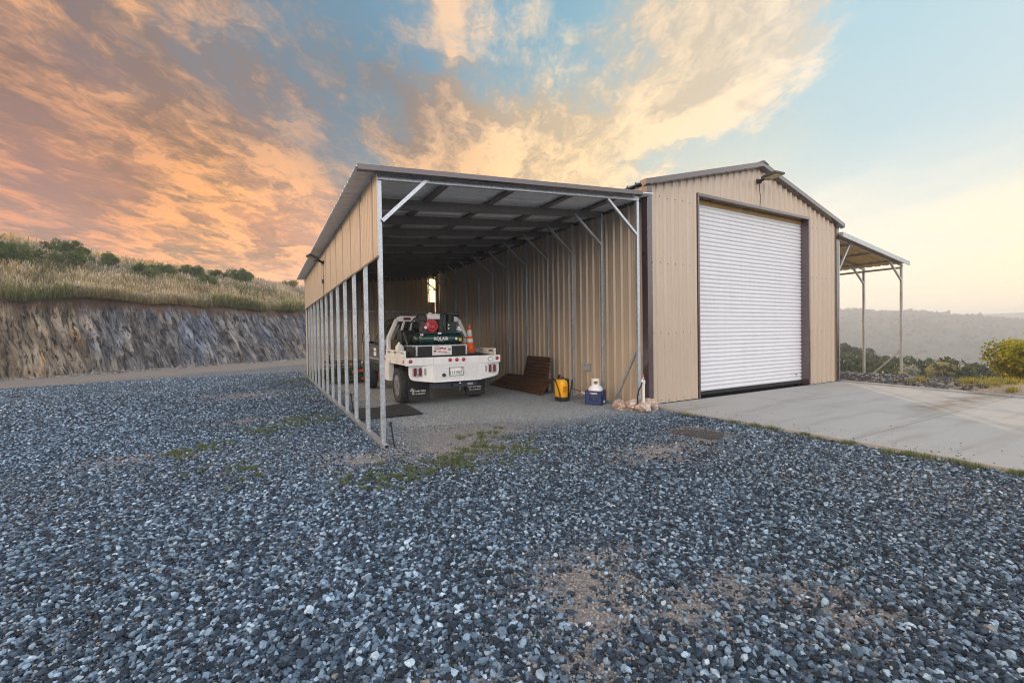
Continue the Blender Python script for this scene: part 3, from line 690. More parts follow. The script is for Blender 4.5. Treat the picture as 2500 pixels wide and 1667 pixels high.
c = t.mix(t.m('MULTIPLY', t.maprange(n2_, .50, .60), t.m('SUBTRACT', 1.0, left_)), c, blue)
c = t.mix(t.m('MULTIPLY', t.maprange(strat(1.1, .4, 11.0, 6), .57, .68), .8), c, (.42, .22, .08))
c = t.v('SCALE', c, scale=t.maprange(vbv, 0, 1, .55, 1.5))
c = t.mix(t.maprange(n3_, .50, .41, 0, .95), c, (.012, .011, .012))
c = t.mix(t.maprange(n3_, .58, .68, 0, .6), c, (.66, .63, .60))
c = t.mix(t.maprange(n4_, .62, .75, 0, .5), c, (.20, .13, .09))
topd = t.maprange(t.m('ADD', z_, t.m('MULTIPLY', n4_, 2.6)), 4.15, 4.6)
c = t.mix(topd, c, t.mix(t.noise(co_, 5.0, 5), (.11, .062, .042), (.26, .155, .11)))
t.put(b.inputs['Base Color'], c); b.inputs['Roughness'].default_value = .75
t.put(b.inputs['Normal'], t.bump(t.m('ADD', n1_, t.m('MULTIPLY', n3_, .7)), 1.0, .30))
cl = arr_mesh('rock_cutting', V, F, 'schist', smooth=False); tag(cl, kind='structure')
tg = np.arange(-30, 50, .5); sg = np.concatenate([[1.9, 2.0], np.arange(2.2, 15, .35), np.arange(15.5, 45, 1.5)])
T, Sg = np.meshgrid(tg, sg); xx, yy = hill_xy(T, Sg); zz = hill_z(T, Sg)
zz = np.where(Sg < 1.95, zz-.8, zz)-.06*(Sg < 2.4)
V = np.stack([xx, yy, zz], -1).reshape(-1, 3); ix = np.arange(T.size).reshape(T.shape)
F = np.stack([ix[:-1, :-1], ix[:-1, 1:], ix[1:, 1:], ix[1:, :-1]], -1).reshape(-1, 4)
m, t, b = newmat('hill_soil'); co_ = objco(t)
c = t.mix(t.noise(co_, 1.3, 6, .65), (.085, .055, .038), (.17, .115, .07))
t.put(b.inputs['Base Color'], c); b.inputs['Roughness'].default_value = .95
tag(arr_mesh('hillside', V, F, 'hill_soil', smooth=True), kind='structure')

def blades(px, py, pz, h, w, cols, lean=.35, seed=0, tipc=1.25, tips=None, fat=.25):
    """grass blades: two-segment tapered strips"""
    r_ = np.random.default_rng(seed); n = len(px)
    an = r_.uniform(0, 6.28, n); la = r_.uniform(0, 6.28, n); lm = np.abs(r_.normal(0, lean, n))
    b0 = np.stack([px, py, pz], -1); side = np.stack([np.cos(an), np.sin(an), np.zeros(n)], -1)*(w/2)[:, None]
    ld = np.stack([np.cos(la), np.sin(la), np.zeros(n)], -1)
    mid = b0+ld*(lm*h*.35)[:, None]+np.array([0, 0, 1])*(h*.6)[:, None]
    tip = b0+ld*(lm*h)[:, None]+np.array([0, 0, 1])*(h*(1-.25*lm))[:, None]
    V = np.stack([b0-side, b0+side, mid+side*.75, mid-side*.75, tip+side*fat, tip-side*fat], 1).reshape(-1, 3)
    k = np.arange(n)[:, None]*6
    F = np.concatenate([k+np.array([0, 1, 2, 3]), k+np.array([3, 2, 4, 5])])
    C = np.repeat(cols, 6, 0).reshape(n, 6, 3).copy(); C[:, 4:] *= tipc; C[:, :2] *= .7
    if tips is not None: C[:, 4:] = tips[:, None]; C[:, 2:4] = .6*C[:, 2:4]+.4*tips[:, None]
    return V, F, np.clip(C.reshape(-1, 3), 0, 1)
n = 210000
tt = rng.uniform(-6, 36, n); sv = np.where(rng.uniform(0, 1, n) < .15, rng.uniform(.85, 1.9, n), 1.0+14.5*rng.uniform(0, 1, n)**1.35)
clump = fbm(tt, sv, .9, 12)
kp = rng.uniform(0, 1, n) < np.clip(2.6*(clump-.30), .08, 1); tt, sv, clump = tt[kp], sv[kp], clump[kp]; n = len(tt)
xx, yy = hill_xy(tt, sv); zz = hill_z(tt, sv)-.03+.06*(sv < 2.0)
patch = fbm(tt, sv, .33, 21)
hh = rng.uniform(.22, .70, n)*(.55+1.0*clump); ww = rng.uniform(.010, .026, n)*(1+sv*.09)
dry = np.clip(.5+2.6*(patch-.5)+.22*rng.normal(size=n), 0, 1)[:, None]
green = np.array([.13, .15, .04]); gold = np.array([.34, .26, .11]); pale = np.array([.66, .57, .46]); dusk = np.array([.36, .30, .25])
cc = (green*(1-dry)+gold*dry)*rng.uniform(.55, 1.15, (n, 1))
hi = sstep(sv, 5.5, 9.5)[:, None]*(rng.uniform(0, 1, n) < .7)[:, None]; cc = cc*(1-hi)+dusk*hi*rng.uniform(.6, 1.1, (n, 1))
pl = (rng.uniform(0, 1, n) < .12+.45*(hh > .42)*(patch > .42))[:, None]
tp = np.where(pl, pale*rng.uniform(.75, 1.15, (n, 1)), cc*1.25)
V, F, C = blades(xx, yy, zz, hh, ww, cc, .55, 3, tips=tp, fat=.8)
tag(arr_mesh('dry_grass', V, F, 'grass', C), 'tall dry grass gone to seed on top of the rock cutting', 'grass', kind='stuff')
n = 1500; ctr = [(9.5, 11.2), (12.2, 11.8), (3.3, 12.6), (19.3, 2.0), (14.2, 11.5), (5.2, 12.8)]
q = rng.integers(0, len(ctr), n); tt = np.array([c_[0] for c_ in ctr])[q]+rng.normal(0, .6, n); sv = np.array([c_[1] for c_ in ctr])[q]+rng.normal(0, .45, n)
xx, yy = hill_xy(tt, sv); zz = hill_z(tt, sv)+rng.uniform(.35, .75, n)
a_ = rng.normal(size=(n, 3)); a_ /= np.linalg.norm(a_, axis=1)[:, None]; b_ = np.cross(a_, rng.normal(size=(n, 3))); b_ /= np.linalg.norm(b_, axis=1)[:, None]
p_ = np.stack([xx, yy, zz], -1); V = np.stack([p_-a_*.035, p_+b_*.035, p_+a_*.035, p_-b_*.035], 1).reshape(-1, 3)
tag(arr_mesh('wild_flowers', V, np.arange(4*n).reshape(-1, 4), 'grass', np.repeat(np.array([[.75, .48, .02]]), 4*n, 0)*np.repeat(rng.uniform(.7, 1.1, (n, 1)), 4, 0)), 'yellow wild flowers scattered in the hillside grass', 'flowers', kind='stuff')

hb = [(7.2, 12.2, 'scrub', 1.5, 'dark green rounded bush standing on the hill crest against the sky'),
      (8.3, 10.4, 'scrub_b', 1.5, 'mid green bush just below the dark crest bush'),
      (2.9, 7.6, 'scrub', 1.6, 'leafy green bush at the far left edge of the hillside'),
      (9.9, 9.2, 'scrub_b', 1.3, 'small green bush in the grass right of the crest bush'),
      (11.3, 9.6, 'scrub', 1.25, 'low dark green bush in the middle of the hill bushes'),
      (14.0, 11.0, 'scrub', 1.35, 'dark green bush beside the yellow flowers on the hill'),
      (13.4, 8.2, 'scrub_b', 1.35, 'low green bush half hidden by pale grass heads'),
      (16.6, 11.3, 'scrub_b', 1.4, 'green bush left of the broad dark bush near the hill shoulder'),
      (18.4, 11.3, 'scrub', 1.7, 'broad dark green bush near the hill shoulder'),
      (5.6, 8.8, 'scrub_b', 1.5, 'green bush left of the middle of the hillside, low in the grass'),
      (25.0, 12.6, 'ydw', 1.6, 'yellowish bush on the crest left of the carport roof'),
      (29.0, 11.0, 'ydw', 2.6, 'tall loose bush with yellow leaves against the carport corner')]
for i, (t0, s0, k0, sc, lb) in enumerate(hb):
    x0, y0 = hill_xy(t0, s0); s0 -= 1.0; x0, y0 = hill_xy(t0, s0); sc *= .92; plant('hill_shrub', k0, (x0, y0, float(hill_z(np.array(t0), np.array(s0)))-.05*sc), lb, 'bush', 'bushes on the grassy hill', rz=i*1.7, sc=sc)
# ---------------------------------------------------------------- valley trees, bushes on the right
r2_ = random.Random(5); lay = []
for k0, (d0, a0, a1, nn) in enumerate(((44, 65.2, 77.0, 8), (54, 64.8, 76.2, 9), (66, 64.5, 75.6, 10), (80, 64.0, 75, 10))):
    for i in range(nn):
        a_ = a0+(a1-a0)*(i+r2_.uniform(.1, .9))/nn; lay.append((a_, d0*r2_.uniform(.92, 1.08), r2_.choice(['oak_a', 'oak_b', 'oak_c']), r2_.uniform(.8, 1.15), k0))
for i, (a_, d_, k0, sc, row) in enumerate(lay):
    x0 = math.sin(math.radians(a_))*d_; y0 = math.cos(math.radians(a_))*d_
    # crown tops follow the falling tree line
    topz = 1.42-d_*(np.interp(a_, [64, 66.5, 69, 71, 73, 75, 77], [.018, .022, .036, .044, .050, .057, .066])+.005*(3-row)+r2_.uniform(-.004, .010))
    hgt = {'oak_a': 5.0, 'oak_b': 4.5, 'oak_c': 5.8}[k0]*sc
    plant('oak_tree', k0, (x0, y0, float(topz-hgt)), 'dark green oak in the dense wood below the bank', 'tree', 'oaks of the wood below the bank', rz=i*2.1, sc=sc)
for i, (a_, d_, k0, sc) in enumerate(((75.4, 46, 'oak_b', 1.0), (76.6, 50, 'oak_a', 1.05), (77.6, 52, 'oak_c', .9), (74.6, 52, 'oak_a', 1.0), (78.4, 48, 'oak_b', 1.0), (73.2, 48, 'oak_c', .95), (72.4, 50, 'oak_b', 1.0), (76.0, 58, 'oak_b', 1.1), (77.2, 45, 'oak_a', .9), (74.0, 60, 'oak_a', 1.1))):
    x0 = math.sin(math.radians(a_))*d_; y0 = math.cos(math.radians(a_))*d_
    topz = 1.42-d_*float(np.interp(a_, [72, 73, 75, 77, 79], [.047, .050, .055, .061, .066])); hgt = {'oak_a': 5.0, 'oak_b': 4.5, 'oak_c': 5.8}[k0]*sc
    plant('oak_tree', k0, (x0, y0, topz-hgt), 'dark green oak in the dense wood below the bank', 'tree', 'oaks of the wood below the bank', rz=i*1.3, sc=sc)
gz = lambda x0, y0: float(ground_height(np.array(x0), np.array(y0)))
def at_px(az_, d_): return math.sin(math.radians(az_))*d_, math.cos(math.radians(az_))*d_
for az_, d_, k0, zt, sc, nm, lb in ((74.1, 45, 'round', -1.0, .46, 'round_shrub', 'pale yellow green rounded shrub in front of the dark oaks'),
                            (76.3, 45, 'cone', -1.40, .52, 'conical_shrub', 'small pale cone shaped shrub right of the rounded shrub'),
                            (71.7, 43, 'silver', -1.15, .42, 'silver_shrub', 'grey silver leaved shrub standing before the dark wood')):
    x0, y0 = at_px(az_, d_); hg = {'round': 7.0, 'cone': 7.7, 'silver': 10.0}[k0]*sc
    plant(nm, k0, (x0, y0, zt-hg), lb, 'shrub', sc=sc)
plant('leafy_bush', 'big', (20.2, 3.1, gz(20.2, 3.1)-.15), 'large bright yellow green bush at the right edge of the picture', 'bush', sc=1.0)
# ---------------------------------------------------------------- grasses and weeds near by
def tufts(name, pts_, n_, spread, h, w, lo, hi, label, cat, seed=1, lean=.4):
    r_ = np.random.default_rng(seed); px = []; py = []; 
    q = r_.integers(0, len(pts_), n_); p_ = np.array(pts_)[q]
    px = p_[:, 0]+r_.normal(0, 1, n_)*spread*p_[:, 2]; py = p_[:, 1]+r_.normal(0, 1, n_)*spread*p_[:, 2]
    pz = ground_height(px, py); hh = r_.uniform(h[0], h[1], n_)*(.6+.4*p_[:, 2]); tt = r_.uniform(0, 1, (n_, 1))
    cc = np.asarray(lo)*(1-tt)+np.asarray(hi)*tt
    V, F, C = blades(px, py, pz, hh, r_.uniform(w[0], w[1], n_), cc, lean, seed)
    return tag(arr_mesh(name, V, F, 'grass', C), label, cat, kind='stuff')
WD = [(.23,8.46,1),(-.07,8.27,.8),(.6,9.11,.8),(.45,8.8,1),(2.32,5.23,1.0),(2.72,4.97,.7),(2.55,5.15,.9),(1.07,4.67,.6),(.81,4.83,.5),(1.82,4.7,.55),(1.37,4.64,.5),(-.26,5.93,.6),
      (2.95,5.9,.6),(1.95,4.95,.5),(1.2,12.4,.8),(1.0,15.2,1.),(1.15,16.5,1.2),(.8,17.4,1.2),(1.1,18.2,1.1),(-1.0,7.2,.5),(-.6,7.5,.4)]
WD2 = []
for cx_, cy_, k in WD:
    for j in range(22): WD2.append((cx_+random.gauss(0, .38)*k, cy_+random.gauss(0, .34)*k, k*random.uniform(.25, .6)))
tufts('yard_weeds', WD2, 24000, .085, (.02, .085), (.003, .006), (.05, .095, .02), (.20, .215, .075), 'low green and straw coloured weeds growing through the gravel', 'weeds', 4, .8)
PE = [(6.42+random.gauss(0, .05), y_, random.uniform(.3, .8)) for y_ in (4.3, 4.0, 3.75, 3.3, 3.1, 2.75, 2.3, 2.15, 2.0, 1.75, 1.6, 1.3, 1.2, 1.1, 5.1)]
tufts('pad_edge_weeds', PE, 3200, .10, (.02, .10), (.003, .007), (.06, .10, .025), (.20, .22, .07), 'small green weeds along the left edge of the concrete pad', 'weeds', 5, .7)
BG = [(random.uniform(15.6, 18.6), random.uniform(5.2, 9.5), random.uniform(.5, 1.2)) for _ in range(60)] + [(random.uniform(17.5, 19.5), random.uniform(2.6, 5.0), random.uniform(.4, .8)) for _ in range(12)]
tufts('bank_grass', BG, 6500, .14, (.04, .15), (.005, .011), (.22, .22, .04), (.58, .50, .12), 'sunlit grass along the top of the bank', 'grass', 6, .5)
BT = [(14.35, 4.55, .8), (14.42, 3.75, .7), (14.5, 3.6, .8), (14.3, 3.3, .8), (14.6, 3.05, .7), (14.0, 2.9, .4), (14.9, 3.4, .6), (13.6, 2.45, .6), (13.5, 2.2, .7), (15.2, 2.9, .5)]
tufts('bank_tufts', BT, 1500, .13, (.06, .20), (.005, .011), (.20, .20, .03), (.45, .38, .08), 'bright tufts of grass on the dirt beside the pad', 'grass', 8, .6)
# ---------------------------------------------------------------- building materials
TAN = (.49, .397, .308); BRN = (.066, .040, .046)  # BRN: the sky's purple sheen is tinted into the brown
def metalmat(name, col, rough, vs=1.5, var=.05, metal=0.0, dirt=None, da=.3, spec=.5, wob=.25):
    m, t, b = newmat(name); co = objco(t)
    n = t.noise(co, vs, 6, .6)
    c = t.mix(n, tuple(q*(1-var) for q in col), tuple(min(1, q*(1+var)) for q in col))
    st = t.noise(t.v('MULTIPLY', co, (9, 9, .55)), 1.0, 6, .7)
    if dirt: c = t.mix(t.m('MULTIPLY', t.maprange(st, .48, .8), da), c, dirt)
    t.put(b.inputs['Base Color'], c)
    t.put(b.inputs['Roughness'], t.maprange(st, .3, .7, rough-.06, rough+.08)); b.inputs['Metallic'].default_value = metal
    b.inputs['Specular IOR Level'].default_value = spec
    t.put(b.inputs['Normal'], t.bump(t.noise(co, 2.3, 3), wob, .012))
    return m
metalmat('tan_siding', TAN, .30, dirt=(.30, .225, .15), da=.16, spec=.75, wob=.45)
metalmat('canopy_sheet', (.56, .44, .24), .42, dirt=(.24, .17, .10), da=.4)  # warm glow under the lean-to put into the yellowed sheet colour
mat('brown_trim', BRN, .22, var=.06, vs=1.2, spec=.8, coat=.6)
metalmat('door_paint', (.74, .745, .78), .45, dirt=(.45, .42, .38), da=.22, wob=.12)
metalmat('dark_steel', (.17, .165, .16), .5, metal=.3, dirt=(.10, .07, .05), da=.5)  # darker steel colour for the inner rafters, chords and purlins
metalmat('roof_metal', (.36, .37, .40), .38, metal=.35, dirt=(.16, .15, .14))
metalmat('liner_metal', (.74, .77, .81), .5, metal=.15, dirt=(.2, .18, .16))
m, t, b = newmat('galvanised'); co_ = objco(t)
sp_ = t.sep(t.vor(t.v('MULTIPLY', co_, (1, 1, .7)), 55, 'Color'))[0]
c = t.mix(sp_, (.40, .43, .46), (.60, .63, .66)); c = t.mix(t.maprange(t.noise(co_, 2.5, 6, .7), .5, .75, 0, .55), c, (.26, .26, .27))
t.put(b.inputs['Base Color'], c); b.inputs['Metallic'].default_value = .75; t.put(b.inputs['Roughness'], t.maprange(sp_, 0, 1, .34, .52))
mat('rubber', (.018, .018, .02), .7, var=.3, bump=.2)
mat('black_metal', (.02, .021, .023), .42, var=.25)
mat('dark_gap', (.008, .007, .007), .9)  # near-black colour standing in for shade inside openings
mat('gold_seal', (.30, .19, .06), .55, var=.2)
mat('screw', (.16, .12, .09), .4, metal=.5)
mat('lamp_body', (.045, .043, .042), .45, var=.2)
mat('lamp_lens', (.42, .36, .18), .25, var=.2)
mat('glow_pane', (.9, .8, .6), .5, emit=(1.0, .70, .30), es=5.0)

def prof(W, pitch=.2286, rib=.036, minor=True, phase=0.0, cuts=()):
    """sheet steel profile: trapezoid ribs with two shallow ribs between"""
    base = [(0, 0), (.028, rib), (.046, rib), (.074, 0)]
    if minor: base += [(.108, 0), (.114, .004), (.124, .004), (.130, 0), (.168, 0), (.174, .004), (.184, .004), (.190, 0)]
    pts = []
    for k in range(int(W/pitch)+2):
        for a, h in base:
            q = (a/.2286*pitch)+k*pitch-phase
            if 0 < q < W: pts.append((q, h))
    def hat(q):
        for (a, h), (c_, e) in zip([(-.01, 0)]+pts, pts+[(W+.01, 0)]):
            if a <= q <= c_: return h+(e-h)*(q-a)/max(1e-6, c_-a)
        return 0
    for q in (0, W)+tuple(cuts): pts.append((q, hat(q)))
    return sorted(set(pts))
XL, XR, YF, YB = 6.595, 13.948, 6.2, 18.5
XM = (XL+XR)/2; ZE, ZP = 4.36, 5.335
rz = lambda X_: ZE+(ZP-ZE)*(1-abs(X_-XM)/(XM-XL))
DX0, DX1, DZ = 8.049, 12.486, 4.385

# ================================================================ garage
gar = thing('metal_garage', 'tan ribbed metal garage with brown trim and a tall white roll up door', 'garage', (XM, (YF+YB)/2, 0))
mb = MB(); W = XR-XL
for a, c_, zlo in ((XL, DX0, 0), (DX0, DX1, DZ), (DX1, XR, 0)):
    pf = [(q+a-XL, h) for q, h in prof(c_-a, phase=(a-XL) % .2286, cuts=((XM-a,) if a < XM < c_ else ()))]
    mb.corr((XL, YF, 0), (1, 0, 0), (0, -1, 0), pf, W, lambda q, z=zlo: z+.012, lambda q: rz(XL+q))
mb.cur = 1
for z_ in (.06, 1.42, 2.83, 4.15):
    for k in range(33):
        X_ = XL+.13+k*.2286*.965
        if DX0-.03 < X_ < DX1+.03: continue
        mb.cyl((X_, YF-.012, z_+.012*math.sin(k*2.1)), (X_, YF-.004, z_+.012*math.sin(k*2.1)), .011, .011, 6)
mb.build('front_wall', ['tan_siding', 'screw'], gar, recalc=False)
mb = MB(); pf = prof(YB-YF)
mb.corr((XL, YF, 0), (0, 1, 0), (-1, 0, 0), pf, 0, lambda q: -.08, lambda q: ZE-.01)
mb.build('side_wall', 'tan_siding', gar, recalc=False)
mb = MB(); mb.corr((XR, YF, 0), (0, 1, 0), (1, 0, 0), pf, 0, lambda q: -.15, lambda q: ZE-.01)
mb.build('side_wall', 'tan_siding', gar, recalc=False)
mb = MB(); mb.corr((XL, YB, 0), (1, 0, 0), (0, 1, 0), prof(W, cuts=(XM-XL,)), 0, lambda q: -.15, lambda q: rz(XL+q))
mb.build('rear_wall', 'tan_siding', gar, recalc=False)
for sgn in (-1, 1):
    mb = MB(); L = math.hypot(XM-XL+.16, (ZP-ZE)*(XM-XL+.16)/(XM-XL)); dx = sgn; sl = (ZP-ZE)/(XM-XL)
    u = Vector((sgn, 0, -sl)).normalized(); nn = Vector((sgn*sl, 0, 1)).normalized()
    mb.corr((XM, YF-.13, ZP+.045), (0, 1, 0), nn, prof(YB-YF+.26), 0, lambda q: 0.0, lambda q: L, v=u)
    mb.build('roof', 'roof_metal', gar, recalc=False)
    mb = MB(); sx = XM+sgn*(XM-XL+.17)
    f = lambda X_, o: ZP+.045-sl*abs(X_-XM)+o
    # rake trim: upright face, dark return below and a top flange
    mb.add([(XM, YF-.145, f(XM, .03)), (sx, YF-.145, f(sx, .03)), (sx, YF-.145, f(sx, -.075)), (XM, YF-.145, f(XM, -.075)),
            (XM, YF+.02, f(XM, .036)), (sx, YF+.02, f(sx, .036)), (sx, YF-.045, f(sx, -.10)), (XM, YF-.045, f(XM, -.10)), (XM, YF-.03, f(XM, -.06)), (sx, YF-.03, f(sx, -.06))],
           [(0, 1, 2, 3), (0, 4, 5, 1), (3, 2, 6, 7), (7, 6, 9, 8), (1, 5, 9, 6, 2)])
    mb.build('rake_trim', 'brown_trim', gar)
mb = MB(); mb.prism([(XM-.20, ZP+.025), (XM-.06, ZP+.085), (XM, ZP+.10), (XM+.06, ZP+.085), (XM+.20, ZP+.025), (XM, ZP+.06)], 'y', YF-.16, YB+.14)
mb.build('ridge_cap', 'brown_trim', gar)
for X0_, s_ in ((XL, 1), (XR, -1)):
    mb = MB(); a, c_ = sorted((X0_-s_*.040, X0_+s_*.085)); mb.box(a, c_, YF-.046, YF-.038, .012, ZE-.03)
    a, c_ = sorted((X0_-s_*.048, X0_-s_*.040)); mb.box(a, c_, YF-.046, YF+.10, .012, ZE-.03)
    mb.build('corner_trim', 'brown_trim', gar)
for a, c_ in ((DX0, DX0+.05), (DX1-.055, DX1)):
    mb = MB(); mb.box(a, c_, YF-.046, YF+.20, .004, DZ-.062); mb.build('door_jamb', 'brown_trim', gar, bevel=.004)
mb = MB(); mb.box(DX0, DX1, YF-.047, YF+.20, DZ-.06, DZ+.005); mb.build('door_header', 'brown_trim', gar, bevel=.004)
mb = MB(); mb.box(DX0+.052, DX1-.057, YF+.13, YF+.19, DZ-.16, DZ-.064); mb.build('door_seal', 'gold_seal', gar)
mb = MB(); z0, z1 = .115, DZ-.11; N_ = 45; vs = []; pit = (z1-z0)/N_
ring = [(0, .024), (.04, .008), (.12, -.004), (.5, -.012), (.78, -.006), (.86, .004), (.92, .022)]
for k in range(N_):
    for a, h in ring: vs.append((z0+(k+a)*pit, h))
vs.append((z1, .024)); vv = []
for z_, h in vs: vv += [(DX0+.045, YF+.16+h, z_), (DX1-.05, YF+.16+h, z_)]
mb.add(vv, [(2*i, 2*i+1, 2*i+3, 2*i+2) for i in range(len(vs)-1)])
rd = mb.build('roller_door', 'door_paint', gar)
mb = MB(); mb.box(DX0+.055, DX1-.06, YF+.135, YF+.185, .045, .113); mb.build('bottom_bar', 'rubber', rd)
mb = MB(); mb.box(DX1-.36, DX1-.28, YF+.135, YF+.146, .275, .295); mb.build('door_latch', 'black_metal', rd)
mb = MB(); mb.box(DX0+.04, DX1-.04, YF+.30, YF+.32, -.05, DZ+.15); mb.build('dark_backing', 'dark_gap', gar)  # added near-black sheet stands in for the unlit inside under the door
# ================================================================ carport
X0, SP, NF = 1.377, 1.0285, 13; YC = 6.15
zroof = lambda X_: 3.665+(X_-1.1)*.0793
car = thing('carport', 'open fronted metal carport built against the left side of the garage', 'carport', (3.8, 12.3, -.05))
mb = MB(); w = .0635
for (xa, xb, za, zb) in ((X0, X0+w, -.106, -.101), (X0, X0+w, -.047, -.042), (X0, X0+.005, -.101, -.047), (X0+w-.005, X0+w, -.101, -.047)):
    mb.box(xa, xb, YC-.17, YB, za, zb)
mb.build('base_rail', 'galvanised', car)
mb = MB(); mb.box(X0+.006, X0+w-.006, YC-.10, YC-.09, -.10, -.048); mb.build('rail_end_shade', 'dark_gap', car)  # near-black inset painted as the shade inside the open rail end
mb = MB(); mb.box(6.265, 6.33, YC, YB, -.06, -.0); mb.build('base_rail', 'galvanised', car)
pl = pr = rf = None
for k in range(NF):
    off = (0, k*SP, 0)
    if k == 0:
        mb = MB(); mb.box(X0, X0+w, YC, YC+w, -.041, zroof(X0)-.105); pl = mb.build('post', 'galvanised', car, bevel=.006)
        mb = MB(); mb.box(6.267, 6.33, YC, YC+w, .001, zroof(6.3)-.105); pr = mb.build('post', 'galvanised', car, bevel=.006)
        mb = MB(); mb.beam((X0-.02, YC+.032, zroof(X0)-.058), (6.335, YC+.032, zroof(6.33)-.058), .058, .088, (0, 0, 1)); mb.build('rafter', 'galvanised', car, bevel=.005)
        mb = MB(); mb.beam((X0-.02, YC+.032, zroof(X0)-.095), (6.335, YC+.032, zroof(6.33)-.085), .058, .075, (0, 0, 1)); RAF = mb
        mb = MB(); mb.beam((6.275, YC+.03, 3.33), (5.56, YC+.03, zroof(5.56)-.11), .045, .05, (0, 1, 0)); br = mb.build('brace', 'galvanised', car)
        mb = MB(); mb.beam((X0+.06, YC-.012, 3.02), (2.08, YC-.012, zroof(2.08)-.065), .05, .045, (0, 1, 0)); mb.build('brace', 'galvanised', car)
    else:
        for nm, q in (('post', pl), ('post', pr), ('brace', br)): dup_mesh(nm, q, car, off)
        if k == 1:
            RAF.v = [(a, b+SP, c) for a, b, c in RAF.v]; rf = RAF.build('rafter', 'dark_steel', car, bevel=.005)
        else: dup_mesh('rafter', rf, car, (0, (k-1)*SP, 0))
    if k: 
        if k == 1:
            mb = MB(); mb.beam((X0+.05, YC+SP+.032, zroof(X0)-.178), (6.28, YC+SP+.032, zroof(6.28)-.135), .054, .082); lo_ = mb.build('rafter_chord', 'dark_steel', car)
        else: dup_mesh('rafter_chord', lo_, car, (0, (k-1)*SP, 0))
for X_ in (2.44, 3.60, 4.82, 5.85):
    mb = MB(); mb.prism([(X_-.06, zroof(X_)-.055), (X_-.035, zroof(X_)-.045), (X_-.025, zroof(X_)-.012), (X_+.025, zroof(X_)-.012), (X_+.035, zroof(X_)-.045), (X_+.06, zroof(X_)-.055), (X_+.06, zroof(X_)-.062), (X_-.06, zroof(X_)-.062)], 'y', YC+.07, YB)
    mb.build('purlin', 'dark_steel', car)
mb = MB(); L = 6.585-1.08; u = Vector((1, 0, .0793)).normalized()
mb.corr((1.08, YC-.14, zroof(1.08)-.008), (0, 1, 0), (0, 0, 1), prof(YB-YC+.30), 0, lambda q: 0, lambda q: L*1.0031, v=u)
mb.build('roof_panel', 'liner_metal', car, recalc=False)
mb = MB(); xa, xb = 1.10, 6.27
A = lambda X_, o: zroof(X_)+o
mb.add([(xa, YC-.155, A(xa, .036)), (xb, YC-.155, A(xb, .036)), (xb, YC-.155, A(xb, -.035)), (xa, YC-.155, A(xa, -.035)),
        (xa, YC-.02, A(xa, .05)), (xb, YC-.02, A(xb, .05)), (xb, YC-.10, A(xb, -.052)), (xa, YC-.10, A(xa, -.052)), (xb, YC-.09, A(xb, -.03)), (xa, YC-.09, A(xa, -.03))],
       [(0, 1, 2, 3), (0, 4, 5, 1), (3, 2, 6, 7), (7, 6, 8, 9), (0, 3, 7, 9, 4), (1, 5, 8, 6, 2)])
mb.build('fascia_trim', 'brown_trim', car)
mb = MB(); mb.add([(6.53, YC+.02, zroof(6.53)-.03), (6.53, YB, zroof(6.53)-.03), (6.592, YB, zroof(6.55)-.06), (6.592, YC+.02, zroof(6.55)-.06), (6.53, YC+.02, zroof(6.53)+.035), (6.53, YB, zroof(6.53)+.035), (6.592, YB, zroof(6.55)+.10), (6.592, YC+.02, zroof(6.55)+.10)], [(0, 1, 2, 3), (4, 5, 6, 7), (0, 1, 5, 4), (2, 3, 7, 6), (0, 3, 7, 4), (1, 2, 6, 5)]); mb.build('wall_flashing', 'brown_trim', car)
# side panel: shallow ribs and an open lap every sheet
pp = []
Ln = YB-YC+.13; q = 0.0
while q < Ln:
    for a, h in ((0, 0), (.02, .007), (.05, .007), (.07, 0)):
        if q+a < Ln: pp.append((q+a, h))
    q += .1143
seam = [.32+.914*k for k in range(14)]
pp = [(a, h) for a, h in pp if all(abs(a-s_) > .02 for s_ in seam)]
for s_ in seam:
    if s_ < Ln: pp += [(s_-.012, .0), (s_-.007, -.02), (s_+.001, -.02), (s_+.003, .010), (s_+.019, .010)]
pp.sort()
mb = MB(); mb.corr((X0-.012, YC-.075, 0), (0, 1, 0), (-1, 0, 0), pp, 0, lambda q: 2.515, lambda q: zroof(X0)-.015)
mb.build('side_panel', 'tan_siding', car, recalc=False)
mb = MB(); mb.box(X0-.03, X0-.002, YC-.078, YB+.05, 2.505, 2.528); mb.build('panel_edge', 'brown_trim', car)
# rear wall, with the narrow glazed slot beside the garage
mb = MB(); Wb = 6.58-X0; pf = prof(Wb, cuts=(6.255-X0, 6.256-X0, 6.555-X0, 6.556-X0))
top_ = lambda q: zroof(X0+q)-.03
for sel, zl, zh in ((lambda q: q <= 6.2551-X0 or q >= 6.5559-X0, lambda q: -.08, top_), (lambda q: 6.2559-X0 <= q <= 6.5551-X0, lambda q: -.08, lambda q: 2.93), (lambda q: 6.2559-X0 <= q <= 6.5551-X0, lambda q: 3.93, top_)):
    run = [p for p in pf if sel(p[0])]
    lo_r = [p for p in run if p[0] < 6.2555-X0] if zl(0) == -.08 and zh is top_ else run
    mb.corr((X0, YB, 0), (1, 0, 0), (0, -1, 0), lo_r, 0, zl, zh)
mb.build('rear_wall', 'tan_siding', car, recalc=False)
wi = MB(); wi.box(6.25, 6.56, YB+.02, YB+.03, 2.925, 3.935); gp = wi.build('window', 'glow_pane', car)
wi = MB(); wi.box(6.49, 6.51, YB-.03, YB-.02, 2.93, 3.93); wi.box(6.25, 6.56, YB-.034, YB-.026, 3.44, 3.47); wi.build('window_bar', 'black_metal', gp)
for z_ in (1.27, 2.48):
    mb = MB(); mb.box(X0+.07, 6.2, YB-.075, YB-.028, z_-.03, z_+.03); mb.build('girt', 'galvanised', car)
